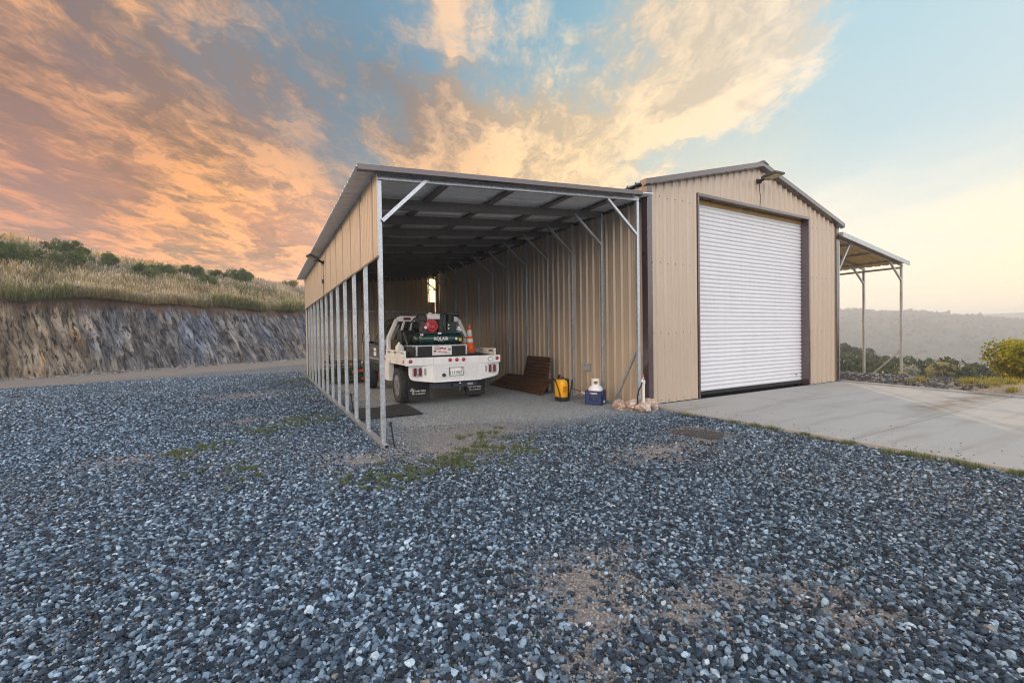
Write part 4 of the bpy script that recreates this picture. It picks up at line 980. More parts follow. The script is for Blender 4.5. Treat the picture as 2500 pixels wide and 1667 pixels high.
mb = MB(); mb.beam((6.298, YC+.07, 1.08), (6.298, YC+.70, .02), .045, .05, (1, 0, 0)); mb.build('foot_brace', 'galvanised', car)

# ================================================================ right lean-to
lt = thing('lean_to', 'narrow lean to roof on galvanised posts along the right side of the garage', 'lean-to', (16.1, 11.5, -.1))
zl = lambda X_: 4.10-(X_-13.97)*.1175
px0 = None
for k in range(9):
    Yk = YF-.02+k*1.32 if False else 6.18+k*SP
    if k == 0:
        mb = MB(); mb.box(18.14, 18.21, Yk, Yk+.065, -.3, zl(18.18)-.115); px0 = mb.build('post', 'galvanised', lt, bevel=.006)
        mb = MB(); mb.box(14.03, 14.10, Yk, Yk+.065, -.02, zl(14.06)-.115); px1 = mb.build('post', 'galvanised', lt, bevel=.006)
        mb = MB(); mb.beam((14.0, Yk+.03, zl(14.0)-.075), (18.24, Yk+.03, zl(18.24)-.075), .05, .06); px2 = mb.build('rafter', 'galvanised', lt)
        mb = MB(); mb.beam((18.17, Yk+.03, 3.02), (17.30, Yk+.03, zl(17.3)-.11), .05, .05, (0, 1, 0)); px3 = mb.build('brace', 'galvanised', lt)
        mb = MB(); mb.beam((14.08, Yk+.03, 3.12), (14.72, Yk+.03, zl(14.72)-.11), .05, .05, (0, 1, 0)); px4 = mb.build('brace', 'galvanised', lt)
    else:
        for nm, q in (('post', px0), ('post', px1), ('rafter', px2), ('brace', px3), ('brace', px4)): dup_mesh(nm, q, lt, (0, k*SP, 0))
mb = MB(); mb.box(18.15, 18.20, 6.25, 15, zl(18.18)-.19, zl(18.18)-.13); mb.build('eave_beam', 'galvanised', lt)
for X_ in (15.1, 16.4, 17.7):
    mb = MB(); mb.box(X_-.04, X_+.04, 6.25, 15, zl(X_)-.045, zl(X_)-.012); mb.build('purlin', 'galvanised', lt)
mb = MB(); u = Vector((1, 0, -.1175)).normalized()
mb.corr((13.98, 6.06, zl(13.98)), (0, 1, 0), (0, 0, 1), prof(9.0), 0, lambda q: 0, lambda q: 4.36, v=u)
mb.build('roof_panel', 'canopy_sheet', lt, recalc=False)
mb = MB(); xa, xb = 13.98, 18.32; A = lambda X_, o: zl(X_)+o
mb.add([(xa, 6.04, A(xa, .045)), (xb, 6.04, A(xb, .045)), (xb, 6.04, A(xb, -.085)), (xa, 6.04, A(xa, -.085)), (xa, 6.18, A(xa, .05)), (xb, 6.18, A(xb, .05)), (xb, 6.06, A(xb, -.085)), (xa, 6.06, A(xa, -.085))],
       [(0, 1, 2, 3), (0, 4, 5, 1), (3, 2, 6, 7), (0, 3, 7, 4), (1, 5, 6, 2)])
mb.build('fascia_trim', 'galvanised', lt)
mb = MB(); mb.beam((18.17, 6.23, .74), (18.17, 7.02, -.12), .045, .05, (1, 0, 0)); mb.build('foot_brace', 'galvanised', lt)

# ================================================================ flood lights
def flood(base, tip, wid, label, cable):
    base, tip = Vector(base), Vector(tip)
    r_ = thing('flood_light', label, 'flood light', base); d = (tip-base).normalized()
    side = d.cross(Vector((0, 0, 1))).normalized(); up = side.cross(d)
    mb = MB(); b0 = base+d*.16
    mb.beam(b0, tip, wid, .05, (0, 0, 1))
    for i in range(7):
        q = b0+(tip-b0)*(.08+.12*i)+up*.035; mb.beam(q, q+d*.015, wid*.9, .03)
    mb.build('housing', 'lamp_body', r_, bevel=.004)
    mb = MB(); q0 = b0+d*.05-up*.029; q1 = tip-d*.03-up*.029; mb.beam(q0, q1, wid*.82, .006); mb.build('lens', 'lamp_lens', r_)
    mb = MB(); mb.beam(base+d*.0, base+d*.17, .05, .05); mb.beam(base-side*.07, base+side*.07, .05, .09); mb.build('bracket', 'black_metal', r_)
    mb = MB(); mb.tube(cable, .007, 6); mb.build('cable', 'black_metal', r_)
    return r_
flood((10.27, YF-.03, 4.98), (10.22, YF-.56, 5.01), .30, 'dark flood light jutting from the garage gable above the roll up door',
      [(10.27, YF-.04, 4.93), (10.275, YF-.045, 4.75), (10.32, YF-.04, 4.60), (10.30, YF-.042, 4.48), (10.28, YF-.045, 4.36), (10.27, YF-.04, 4.33)])
fl = flood((X0-.03, 12.25, 3.36), (X0-.40, 12.18, 3.52), .30, 'dark flood light on the outer side panel of the carport under the eave',
      [(X0-.03, 12.28, 3.30), (X0-.032, 12.30, 3.1), (X0-.03, 12.27, 2.9), (X0-.03, 12.28, 2.54)])
mb = MB(); mb.box(X0-.065, X0-.03, 12.25, 12.31, 2.83, 2.93); mb.build('switch_box', 'black_metal', fl, bevel=.004)
# ================================================================ flatbed truck
mat('white_paint', (.86, .86, .85), .34, var=.04, vs=3, dirt=(.42, .38, .33), da=.4, coat=.2)
mat('grey_paint', (.040, .046, .046), .30, var=.12, coat=.4)
mat('tyre', (.030, .031, .034), .82, var=.3, vs=14, bump=.25, dirt=(.12, .11, .10), da=.35)
mat('alloy', (.55, .56, .58), .3, metal=.85, var=.1)
mat('glass_dark', (.012, .014, .016), .06, var=.1, spec=.8)
mat('red_lens', (.50, .012, .018), .18, var=.1, coat=.6)
mat('deep_red', (.17, .008, .014), .2, var=.1, coat=.6)
mat('clear_lens', (.42, .42, .42), .15, var=.35, vs=90, metal=.3)
mat('white_plain', (.82, .82, .80), .5, var=.05)
mat('hitch_blue', (.022, .030, .042), .5, var=.2)
mat('chrome', (.7, .7, .7), .12, metal=1.0)
mat('plate_ink', (.035, .05, .11), .5)
mat('pink_ink', (.72, .10, .22), .5); mat('grey_ink', (.30, .33, .36), .5); mat('black_ink', (.03, .03, .035), .5)
mat('diamond_plate', (.76, .76, .76), .40, metal=.2, var=.14, vs=40, bump=.7, bs=150)
TC = 3.565; GZ = -.07
tk = thing('flatbed_truck', 'white flatbed work truck with dark grey cab parked tail out in the carport', 'truck', (TC, 9.8, GZ))
# cab: lofted sections along its length
st = [(10.74, .86, .93, .70, .52, 1.20, 1.80), (10.80, .90, .96, .74, .50, 1.22, 1.87), (11.4, .91, .97, .75, .48, 1.22, 1.91), (12.1, .91, .97, .73, .48, 1.20, 1.88),
      (12.45, .91, .97, .70, .48, 1.18, 1.80), (13.05, .90, .95, .80, .48, 1.15, 1.22), (13.4, .90, .95, .78, .50, 1.10, 1.18), (14.1, .88, .92, .72, .52, 1.03, 1.10), (14.25, .80, .86, .66, .56, .98, 1.02)]
mb = MB(); vs = []; m_ = 10
for yy_, hl, hb_, ht, zl_, zb_, zt_ in st:
    for sx, z_ in ((-hl, zl_), (-hb_, zl_+.25), (-hb_, zb_), (-ht, zt_-.06), (-ht+.10, zt_), (ht-.10, zt_), (ht, zt_-.06), (hb_, zb_), (hb_, zl_+.25), (hl, zl_)): vs.append((TC+sx, yy_, z_))
fs = [(i*m_+k, i*m_+(k+1) % m_, (i+1)*m_+(k+1) % m_, (i+1)*m_+k) for i in range(len(st)-1) for k in range(m_)]
fs += [tuple(range(m_)), tuple(range((len(st)-1)*m_, len(st)*m_))]
mb.add(vs, fs); cab = mb.build('cab', 'grey_paint', tk, bevel=.03)
def cabx(s_, y_, z_, out=.004):
    i = max(j for j in range(len(st)-1) if st[j][0] <= y_); a, b_ = st[i], st[i+1]; k = (y_-a[0])/(b_[0]-a[0]); L_ = [a[j]+(b_[j]-a[j])*k for j in range(7)]
    q = (z_-L_[5])/(L_[6]-.06-L_[5]); return TC+s_*(L_[2]+(L_[3]-L_[2])*max(0, q)+out)
for s_ in (-1, 1):
    for (a, b_) in ((10.92, 11.45), (11.55, 12.4)):
        mb = MB(); vs = []
        for y_, z_ in ((a, 1.28), (b_, 1.26), (b_-(.05 if b_ < 12 else .18), 1.74), (a+.06, 1.78)): vs += [(cabx(s_, y_, z_, .006), y_, z_), (cabx(s_, y_, z_, -.02), y_, z_)]
        mb.add(vs, [(0, 2, 4, 6), (1, 3, 5, 7), (0, 1, 3, 2), (2, 3, 5, 4), (4, 5, 7, 6), (6, 7, 1, 0)]); mb.build('side_window', 'glass_dark', cab)
    mb = MB(); mb.box(TC+s_*.965-.012, TC+s_*.965+.012, 10.85, 12.9, .82, .87); mb.build('door_moulding', 'clear_lens', cab)
    mr = MB(); xm = TC+s_*1.17; mr.beam((TC+s_*.95, 12.35, 1.28), (xm, 12.30, 1.30), .05, .06)
    mo = mr.build('mirror_arm', 'black_metal', tk)
    mr = MB(); mr.box(xm-.12, xm+.10, 12.22, 12.31, 1.29, 1.53); mo = mr.build('mirror', 'black_metal', tk, bevel=.02)
    mr = MB(); mr.box(xm-.10, xm+.08, 12.212, 12.218, 1.31, 1.51); mr.build('mirror_glass', 'chrome', mo)
mb = MB(); mb.add([(TC-.60, 10.725, 1.30), (TC+.60, 10.725, 1.30), (TC+.56, 10.745, 1.74), (TC-.56, 10.745, 1.74)], [(0, 1, 2, 3)]); mb.build('rear_window', 'glass_dark', cab)
mb = MB(); mb.add([(TC-.82, 13.0, 1.235), (TC+.82, 13.0, 1.235), (TC+.64, 12.50, 1.80), (TC-.64, 12.50, 1.80)], [(0, 1, 2, 3)]); mb.build('windscreen', 'glass_dark', cab)
for z_, h_ in ((1.10, .10), (.98, .13)):
    mb = MB(); mb.box(TC-.977, TC-.971, 12.02, 12.32, z_-h_/2, z_+h_/2-.02); mb.build('door_sticker', 'white_plain', cab)
for s_ in (-1, 1):
    mb = MB(); mb.box(TC+s_*.62-.13, TC+s_*.62+.13, 14.19, 14.27, .80, .95); mb.build('headlight', 'clear_lens', cab, bevel=.02)
mb = MB(); mb.box(TC-.95, TC+.95, 14.20, 14.42, .50, .68); mb.build('front_bumper', 'chrome', tk, bevel=.03)
mb = MB()
for s_ in (-1, 1): mb.box(TC+s_*.42-.05, TC+s_*.42+.05, 8.95, 13.9, .50, .66)
mb.box(TC-.4, TC+.4, 9.72, 9.88, .30, .44); mb.build('chassis', 'black_metal', tk)
# wheels
def wheel(xo, yc, s_):
    """xo: outer face; s_=-1 left side"""
    r_, w_ = .405, .29; c_ = (xo, yc, GZ+r_); ax = (-s_, 0, 0)
    mb = MB(); mb.lathe(c_, [(.235, .02), (.27, .0), (.33, .0), (.375, .02), (.394, .055), (.396, .145), (.394, .235), (.375, .27), (.33, .29), (.27, .29), (.235, .27)], ax, 40)
    A_ = Vector(ax)
    for k in range(38):
        for row, (h0, h1) in enumerate(((.012, .09), (.10, .185), (.195, .278))):
            th = 2*PI*(k+.5*(row % 2))/38; n_ = Vector((0, math.cos(th), math.sin(th))); t_ = A_.cross(n_)
            o_ = Vector(c_)+n_*.392; tw = .022
            sk_ = .012 if row != 1 else -.015; vs = []
            for hh_, dt in ((h0, -sk_), (h1, sk_)):
                for a, e in ((-tw, -.02), (tw, -.02), (tw*.85, .013 if 0 < hh_ < .28 else .0), (-tw*.85, .013)):
                    rr_ = e if not (hh_ < .02 or hh_ > .27) else e-.018
                    vs.append(o_+A_*hh_+t_*(a+dt)+n_*rr_)
            mb.add(vs, [(0, 1, 2, 3), (7, 6, 5, 4), (0, 4, 5, 1), (1, 5, 6, 2), (2, 6, 7, 3), (3, 7, 4, 0)])
    root = bpy.data.objects.new('wheel', None); link(root, tk); ORG[root.name] = ORG[tk.name]
    mb.build('tyre', 'tyre', root)
    mb = MB(); mb.lathe(c_, [(.236, .015), (.228, .03), (.215, .06), (.20, .10), (.16, .105), (.15, .085), (.07, .06), (.065, .02), (.03, .015), (.0, .015)], ax, 32)
    mb.build('rim', 'alloy', root)
    mb = MB()
    for k in range(8):
        th = 2*PI*k/8; q = Vector(c_)+Vector((0, math.cos(th), math.sin(th)))*.18+A_*.098; mb.cyl(q, q+A_*.01, .026, .026, 10)  # black discs painted as the shaded holes of the rim
        q = Vector(c_)+Vector((0, math.cos(th), math.sin(th)))*.095+A_*.055; mb.cyl(q, q+A_*.03, .012, .012, 6)
    mb.build('rim_holes_and_nuts', 'black_metal', root)
for yc in (9.82, 13.28):
    wheel(2.545, yc, -1); wheel(2*TC-2.545, yc, 1)
# bed
mb = MB(); mb.box(2.54, 4.59, 8.83, 10.62, .93, .985); mb.build('deck', 'rubber', tk)
mb = MB(); mb.box(2.47, 4.63, 8.75, 8.829, .82, .985); mb.build('rear_rail', 'white_paint', tk, bevel=.006)
for a in (2.47, 4.565):
    mb = MB(); mb.box(a, a+.065, 8.831, 10.62, .83, .985); mb.build('side_rail', 'white_paint', tk, bevel=.006)
def stake(a):
    mb = MB(); mb.box(a, a+.035, 8.93, 10.52, .987, 1.055); mb.box(a, a+.035, 8.93, 10.52, 1.095, 1.13)
    for y_ in (8.93, 9.3, 9.46, 9.85, 10.0, 10.42): mb.box(a+.002, a+.033, y_, y_+.09, 1.0555, 1.0945)
    mb.build('stake_rail', 'white_paint', tk, bevel=.004)
stake(2.49); stake(4.575)
yv = lambda X_: 8.745+.085*max(0, (abs(X_-3.59)-.53))/.5
def valance(xs_, zt_, zb_):
    """panel standing on the kinked line yv(x), 3 cm thick"""
    vs = [(X_, yv(X_), z_) for X_, z_ in zip(xs_, zt_)]+[(X_, yv(X_), z_) for X_, z_ in zip(xs_, zb_)]
    n_ = len(xs_); vs += [(a, b_+.03, c_) for a, b_, c_ in vs]
    fs = []
    for i in range(n_-1):
        fs += [(i, i+1, n_+i+1, n_+i), (2*n_+i, 3*n_+i, 3*n_+i+1, 2*n_+i+1), (i, 2*n_+i, 2*n_+i+1, i+1), (n_+i, n_+i+1, 3*n_+i+1, 3*n_+i)]
    fs += [(0, n_, 3*n_, 2*n_), (n_-1, 2*n_+n_-1, 3*n_+n_-1, 2*n_-1)]
    return vs, fs
mb = MB(); mb.add(*valance([3.06, 4.12], [.819]*2, [.458]*2)); mb.build('tail_panel', 'diamond_plate', tk)
sidev = {}
for s_ in (-1, 1):
    c_ = 3.59; xs_ = [c_+s_*q for q in (.532, .70, .85, .95, 1.0, 1.025, 1.04)]; zb_ = [.458, .478, .497, .515, .54, .58, .64]
    mb = MB(); mb.add(*valance(xs_, [.819]*7, zb_)); sidev[s_] = mb.build('corner_panel', 'white_paint', tk, bevel=.004)
mb = MB()
for X_ in (3.06, 4.12): mb.box(X_-.018, X_+.018, 8.733, 8.7445, .455, .818)
mb.box(3.079, 4.101, 8.731, 8.7445, .455, .485); mb.build('tail_trim', 'white_paint', tk, bevel=.004)
def oval(cx, cz, w_, h_, n_=20):
    r_ = min(w_, h_)/2; pts_ = []
    for k in range(n_):
        th = 2*PI*k/n_; px_, pz_ = math.cos(th)*r_, math.sin(th)*r_
        px_ += math.copysign((w_/2-r_), px_) if w_ > h_ else 0; pz_ += math.copysign((h_/2-r_), pz_) if h_ > w_ else 0
        pts_.append((cx+px_, cz+pz_))
    return pts_
def rrect(cx, cz, w_, h_, r_): 
    pts_ = []
    for sx, sz, a0 in ((1, 1, 0), (-1, 1, 90), (-1, -1, 180), (1, -1, 270)):
        for k in range(5):
            th = math.radians(a0+22.5*k); pts_.append((cx+sx*(w_/2-r_)+r_*math.cos(th), cz+sz*(h_/2-r_)+r_*math.sin(th)))
    return pts_
for cx_, order in ((2.775, 'rrc'), (4.385, 'crr')):
    y_ = yv(cx_)
    mb = MB(); mb.prism(rrect(cx_, .69, .335, .205, .05), 'y', y_-.008, y_+.012); lp = mb.build('tail_light_panel', 'alloy', tk)
    for k, ch in enumerate(order):
        X_ = cx_+(k-1)*.108
        mb = MB(); mb.prism(oval(X_, .69, .068, .168), 'y', y_-.013, y_-.006); mb.build('lamp_gasket', 'rubber', lp)
        mb = MB(); mb.prism(oval(X_, .69, .055, .152), 'y', y_-.022, y_-.0125); mb.build('tail_light', 'deep_red' if ch == 'r' else 'clear_lens', lp, bevel=.004)
for X_ in (2.565, 3.42, 3.575, 3.73, 4.545):
    mb = MB(); mb.cyl((X_, 8.752, .915), (X_, 8.742, .915), .040, .040, 20); ml = mb.build('marker_gasket', 'deep_red', tk)
    mb = MB(); mb.lathe((X_, 8.745, .915), [(.033, 0), (.033, .008), (.02, .014), (.0, .016)], (0, -1, 0), 20); mb.build('marker_light', 'red_lens', ml)
mb = MB(); mb.prism(oval(4.375, .90, .125, .092), 'y', 8.744, 8.752); ov = mb.build('oval_emblem', 'rubber', tk)
mb = MB(); mb.prism(oval(4.375, .90, .108, .076), 'y', 8.739, 8.745); mb.build('emblem_face', 'white_plain', ov)
mb = MB(); mb.cyl((2.466, 8.93, .905), (2.462, 8.93, .905), .034, .034, 16); mb.build('side_marker', 'red_lens', tk)
mb = MB(); mb.cyl((2.466, 10.5, .905), (2.462, 10.5, .905), .034, .034, 16); mb.build('side_marker', 'red_lens', tk)
mb = MB(); mb.box(3.395, 3.725, 8.725, 8.744, .575, .755); lpf = mb.build('license_plate', 'black_metal', tk, bevel=.003)
mb = MB(); mb.box(3.407, 3.713, 8.721, 8.7265, .586, .744); mb.build('plate_face', 'white_plain', lpf)
lettering('13198Z2', .098, (3.56, 8.7195, .610), 'plate_ink', lpf, align='CENTER', spacing=.98)
mb = MB(); mb.box(3.655, 3.695, 8.718, 8.7205, .705, .735); mb.build('plate_sticker', 'pink_ink', lpf)
mb = MB(); mb.cyl((3.275, 8.75, .60), (3.275, 8.72, .60), .042, .038, 14); mb.build('trailer_socket', 'black_metal', tk)
mb = MB(); mb.box(3.02, 4.10, 8.86, 8.97, .31, .425); mb.box(3.50, 3.74, 8.80, 8.859, .33, .40); hb_ = mb.build('hitch', 'hitch_blue', tk, bevel=.006)
mb = MB(); mb.lathe((3.66, 8.80, .402), [(.03, 0), (.03, .012), (.014, .02), (.014, .04), (.025, .05), (.03, .068), (.024, .085), (.0, .096)]); mb.cyl((3.66, 8.80, .328), (3.66, 8.80, .27), .02, .02, 8); mb.build('hitch_ball', 'chrome', hb_)
mb = MB(); mb.box(3.86, 3.99, 8.856, 8.8595, .345, .395); mb.build('hitch_label', 'grey_ink', hb_)
for a in (2.665, 4.005):
    mb = MB(); mb.box(a, a+.47, 9.27, 9.285, .055, .56); fl_ = mb.build('mud_flap', 'rubber', tk, bevel=.003)
    mb = MB(); mb.box(a+.01, a+.46, 9.262, 9.2695, .085, .10); mb.build('flap_bar', 'black_metal', fl_)
    lettering('D', .085, (a+.03, 9.266, .245), 'white_plain', fl_, shear=.3, extrude=.0015, bold=.002)
    lettering('2', .085, (a+.065, 9.266, .205), 'white_plain', fl_, shear=.3, extrude=.0015, bold=.002)
    lettering('Trailer Sales', .052, (a+.115, 9.266, .225), 'white_plain', fl_, shear=.25, extrude=.0015, bold=.001)
    lettering('GALT, CA  (800) 808-8477', .026, (a+.075, 9.266, .170), 'white_plain', fl_, shear=.25, extrude=.0015, bold=.001)
mb = MB(); mb.box(2.475, 2.60, 10.20, 10.62, .41, .828); mb.build('underbody_box', 'white_paint', tk, bevel=.006)
mb = MB(); mb.box(4.50, 4.625, 10.20, 10.62, .41, .828); mb.build('underbody_box', 'white_paint', tk, bevel=.006)
for y_ in (9.42, 10.02):
    for a in (2.4685, 4.6305):
        mb = MB(); mb.box(a-.002, a+.002, y_-.002, y_+.002, .832, .983); mb.box(a-.003, a+.003, y_+.04, y_+.055, .86, .875); mb.build('rail_seam', 'black_metal', tk)
mb = MB(); mb.box(3.055, 3.06, 8.746, 8.7495, .825, .98); mb.box(4.118, 4.122, 8.746, 8.7495, .825, .98); mb.build('rail_seam', 'grey_ink', tk)
# headache rack
mb = MB()
for s_ in (-1, 1):
    X_ = lambda v_: 3.575+s_*v_
    mb.beam((X_(1.0), 10.58, .987), (X_(1.0), 10.58, 1.42), .085, .09, (0, 1, 0)); mb.beam((X_(1.0), 10.58, 1.40), (X_(.80), 10.58, 1.84), .085, .09, (0, 1, 0))
mb.prism([(2.735, 1.79), (2.80, 1.90), (2.86, 1.925), (4.29, 1.925), (4.35, 1.90), (4.415, 1.79)], 'y', 10.535, 10.625)
mb.box(2.62, 4.53, 10.56, 10.60, .987, 1.03)
for xb_, xt_ in ((2.82, 2.96), (3.00, 3.14), (3.50, 3.50), (4.00, 4.0), (4.33, 4.19)): mb.beam((xb_, 10.57, 1.03 if xb_ != 2.82 else 1.36), (xt_, 10.57, 1.80), .055, .03, (0, 1, 0))
hr = mb.build('headache_rack', 'white_paint', tk, bevel=.012)
for X_, mm in ((3.02, 'deep_red'), (4.14, 'deep_red')):
    mb = MB(); mb.prism(oval(X_, 1.858, .19, .066), 'y', 10.522, 10.536); mb.build('rack_light', mm, hr, bevel=.004)
mb = MB(); mb.prism(oval(3.27, 1.858, .19, .066), 'y', 10.528, 10.536); mb.build('rack_slot', 'black_metal', hr)
mb = MB(); mb.box(2.63, 2.84, 10.64, 10.66, 1.0, 1.36); mb.build('rack_mesh', 'gold_seal', hr)

# ================================================================ load on the bed
mat('tray_black', (.014, .015, .017), .6, var=.3, bump=.3)
mat('green_enamel', (.006, .042, .036), .28, var=.15, coat=.5)
mat('green_dark', (.010, .026, .021), .45, var=.25)
mat('engine_grey', (.10, .10, .105), .5, metal=.4, var=.3, vs=20)
mat('engine_red', (.55, .010, .022), .3, var=.15, vs=15, coat=.3)
mat('yellow_plain', (.80, .48, .01), .5)
mat('cone_orange', (.85, .13, .015), .5, var=.12, dirt=(.30, .10, .04), da=.4)
mat('cone_white', (.75, .72, .70), .4, var=.08, dirt=(.4, .3, .25), da=.5)
ty = thing('tool_tray', 'low black tray with a bare metal rim and a printed banner, carrying the compressor', 'tray', (3.4, 9.7, .985))
mb = MB(); mb.box(2.79, 4.05, 9.33, 10.05, .988, 1.20); mb.build('tray_body', 'tray_black', ty)
mb = MB()
mb.box(2.775, 4.065, 9.31, 9.345, 1.201, 1.225); mb.box(2.775, 4.065, 10.03, 10.065, 1.201, 1.225); mb.box(2.775, 2.81, 9.346, 10.029, 1.201, 1.225); mb.box(4.03, 4.065, 9.346, 10.029, 1.201, 1.225)
for X_ in (2.87, 4.045): mb.box(X_-.02, X_+.016, 9.312, 9.3285, .99, 1.2005)
mb.build('tray_rim', 'alloy', ty)
mb = MB(); mb.box(3.22, 3.68, 9.304, 9.31, 1.0, 1.212); bn = mb.build('banner', 'white_plain', ty)
for x0, x1, z0, z1, mm in ((3.27, 3.42, 1.13, 1.16, 'pink_ink'), (3.40, 3.47, 1.14, 1.17, 'black_ink'), (3.48, 3.54, 1.12, 1.165, 'pink_ink'), (3.25, 3.31, 1.075, 1.105, 'black_ink'),
                           (3.36, 3.42, 1.07, 1.09, 'black_ink'), (3.43, 3.56, 1.055, 1.072, 'pink_ink'), (3.50, 3.62, 1.035, 1.045, 'grey_ink'), (3.27, 3.40, 1.185, 1.197, 'black_ink'), (3.59, 3.66, 1.10, 1.15, 'grey_ink')):
    mb = MB(); mb.prism([(x0+.008, z1), (x1+.008, z1), (x1, z0), (x0, z0)], 'y', 9.3015, 9.304); mb.build('banner_print', mm, bn)
cp = thing('air_compressor', 'dark green twin tank air compressor with a red engine on the truck bed', 'compressor', (3.5, 9.7, 1.225))
for y_, x0 in ((9.54, 2.99), (9.84, 2.95)):
    mb = MB(); mb.lathe((x0, y_, 1.36), [(.02, 0), (.08, .012), (.115, .045), (.128, .09), (.128, .97), (.115, 1.015), (.08, 1.048), (.02, 1.06)], (1, 0, 0), 28)
    tn = mb.build('tank', 'green_enamel', cp)
    mb = MB()
    for X_ in (3.30, 3.80): mb.box(X_-.02, X_+.02, y_-.06, y_+.06, 1.226, 1.262)
    mb.build('foot', 'black_metal', cp)
    if y_ < 9.6: front_tank = tn
lettering('ROLAIR', .098, (3.30, 9.407, 1.335), 'white_plain', front_tank, rot=(PI/2, 0, 0), extrude=.004, bold=.003)
lettering('SYSTEMS', .026, (3.40, 9.413, 1.300), 'white_plain', front_tank, extrude=.004, spacing=1.5)
mb = MB(); mb.prism([(3.80, 1.36), (3.838, 1.40), (3.876, 1.36), (3.838, 1.32)], 'y', 9.408, 9.413); mb.build('warning_diamond', 'white_plain', front_tank)
mb = MB(); mb.box(3.90, 3.965, 9.405, 9.412, 1.305, 1.372); mb.build('warning_label', 'yellow_plain', front_tank)
mb = MB(); mb.box(3.00, 3.06, 9.43, 9.435, 1.435, 1.49); mb.build('tank_label', 'white_plain', front_tank)
mb = MB(); mb.box(3.03, 3.98, 9.45, 9.95, 1.486, 1.515); mb.build('deck_plate', 'green_dark', cp)
mb = MB(); mb.box(3.41, 3.49, 9.444, 9.4495, 1.47, 1.51); mb.build('deck_label', 'white_plain', cp)
mb = MB(); mb.box(3.10, 3.40, 9.56, 9.86, 1.516, 1.74); mb.box(3.06, 3.14, 9.58, 9.70, 1.66, 1.80); mb.cyl((3.38, 9.7, 1.64), (3.5, 9.7, 1.64), .03); en = mb.build('engine_block', 'engine_grey', cp, bevel=.01)
mb = MB(); mb.lathe((3.30, 9.57, 1.655), [(.15, 0), (.15, .055), (.135, .075), (.105, .078), (.10, .066), (.085, .066), (.08, .085), (.045, .088), (.04, .075), (.0, .075)], (0, -1, 0), 28)
mb.prism([(3.12, 1.70), (3.20, 1.76), (3.30, 1.60), (3.26, 1.53), (3.19, 1.60)], 'y', 9.49, 9.57); sh = mb.build('engine_shroud', 'engine_red', cp, bevel=.006)
mb = MB()
for k in range(10):
    th = 2*PI*k/10; q = Vector((3.30+.062*math.cos(th), 9.471, 1.655+.062*math.sin(th))); mb.beam(q, q+Vector((.02*math.cos(th), 0, .02*math.sin(th))), .008, .008, (0, 1, 0))
mb.build('recoil_vents', 'black_ink', sh)
mb = MB(); mb.box(3.185, 3.20, 9.484, 9.4895, 1.655, 1.725); mb.build('shroud_label', 'white_plain', sh)
mb = MB(); mb.cyl((3.10, 9.60, 1.80), (3.10, 9.80, 1.80), .11, .11, 18); mb.box(3.02, 3.20, 9.57, 9.80, 1.745, 1.92); mb.build('air_cleaner', 'black_metal', cp, bevel=.03)
mb = MB(); mb.box(3.20, 3.50, 9.50, 9.80, 1.80, 1.935); ft = mb.build('fuel_tank', 'white_plain', cp, bevel=.035)
mb = MB(); mb.cyl((3.30, 9.64, 1.936), (3.30, 9.64, 1.968), .04, .035, 14); mb.build('fuel_cap', 'white_plain', ft)
mb = MB(); mb.prism([(3.47, 1.516), (3.66, 1.516), (3.66, 1.86), (3.62, 1.93), (3.55, 1.93), (3.47, 1.80)], 'y', 9.56, 9.95); mb.build('belt_guard', 'green_dark', cp, bevel=.012)
mb = MB(); mb.box(3.665, 3.90, 9.54, 9.78, 1.516, 1.74)
for i in range(7): mb.cyl((3.78, 9.66, 1.745+.024*i), (3.78, 9.66, 1.757+.024*i), .105, .105, 18)
mb.cyl((3.78, 9.66, 1.741), (3.78, 9.66, 1.92), .08, .08, 14); mb.box(3.68, 3.88, 9.57, 9.75, 1.92, 1.965); mb.build('pump', 'green_dark', cp, bevel=.006)
mb = MB(); mb.cyl((3.88, 9.62, 1.93), (3.99, 9.60, 1.93), .045, .05, 14); mb.build('intake_filter', 'black_metal', cp)
mb = MB(); mb.tube([(3.70, 9.60, 1.93), (3.60, 9.54, 1.90), (3.58, 9.54, 1.70), (3.62, 9.53, 1.53)], .012); mb.build('discharge_pipe', 'engine_grey', cp)
mb = MB(); mb.box(3.90, 4.04, 9.58, 9.72, 1.516, 1.60); mb.cyl((3.93, 9.56, 1.55), (3.93, 9.53, 1.55), .03, .03, 14); mb.tube([(3.93, 9.6, 1.6), (3.93, 9.6, 1.66)], .008); mb.build('regulator', 'alloy', cp)
mb = MB(); mb.tube([(3.16, 9.46, 1.56), (3.08, 9.42, 1.60), (3.03, 9.42, 1.50), (3.02, 9.45, 1.40)], .008, 6); mb.tube([(3.40, 9.47, 1.74), (3.46, 9.46, 1.70), (3.47, 9.46, 1.58)], .008, 6); mb.tube([(3.90, 9.5, 1.56), (4.02, 9.47, 1.50), (4.06, 9.45, 1.40), (4.10, 9.47, 1.36)], .009, 6); mb.build('air_lines', 'rubber', cp)
mb = MB(); mb.cyl((3.13, 9.50, 1.62), (3.13, 9.46, 1.62), .035, .035, 14); mb.cyl((3.94, 9.52, 1.62), (3.94, 9.50, 1.62), .03, .03, 14); mb.cyl((3.70, 9.53, 1.60), (3.70, 9.52, 1.60), .018, .018, 8); mb.cyl((3.70, 9.53, 1.68), (3.70, 9.52, 1.68), .018, .018, 8); mb.cyl((3.50, 9.555, 1.62), (3.50, 9.545, 1.62), .014, .014, 8); mb.build('fittings', 'chrome', cp)
hs_ = thing('hose_reel', 'dark hose reel standing behind the tray at the left end of the compressor', 'hose reel', (2.88, 10.25, .985))
mb = MB(); mb.cyl((2.76, 10.25, 1.38), (3.06, 10.25, 1.38), .195, .195, 28); mb.build('hose_coil', 'rubber', hs_)
mb = MB()
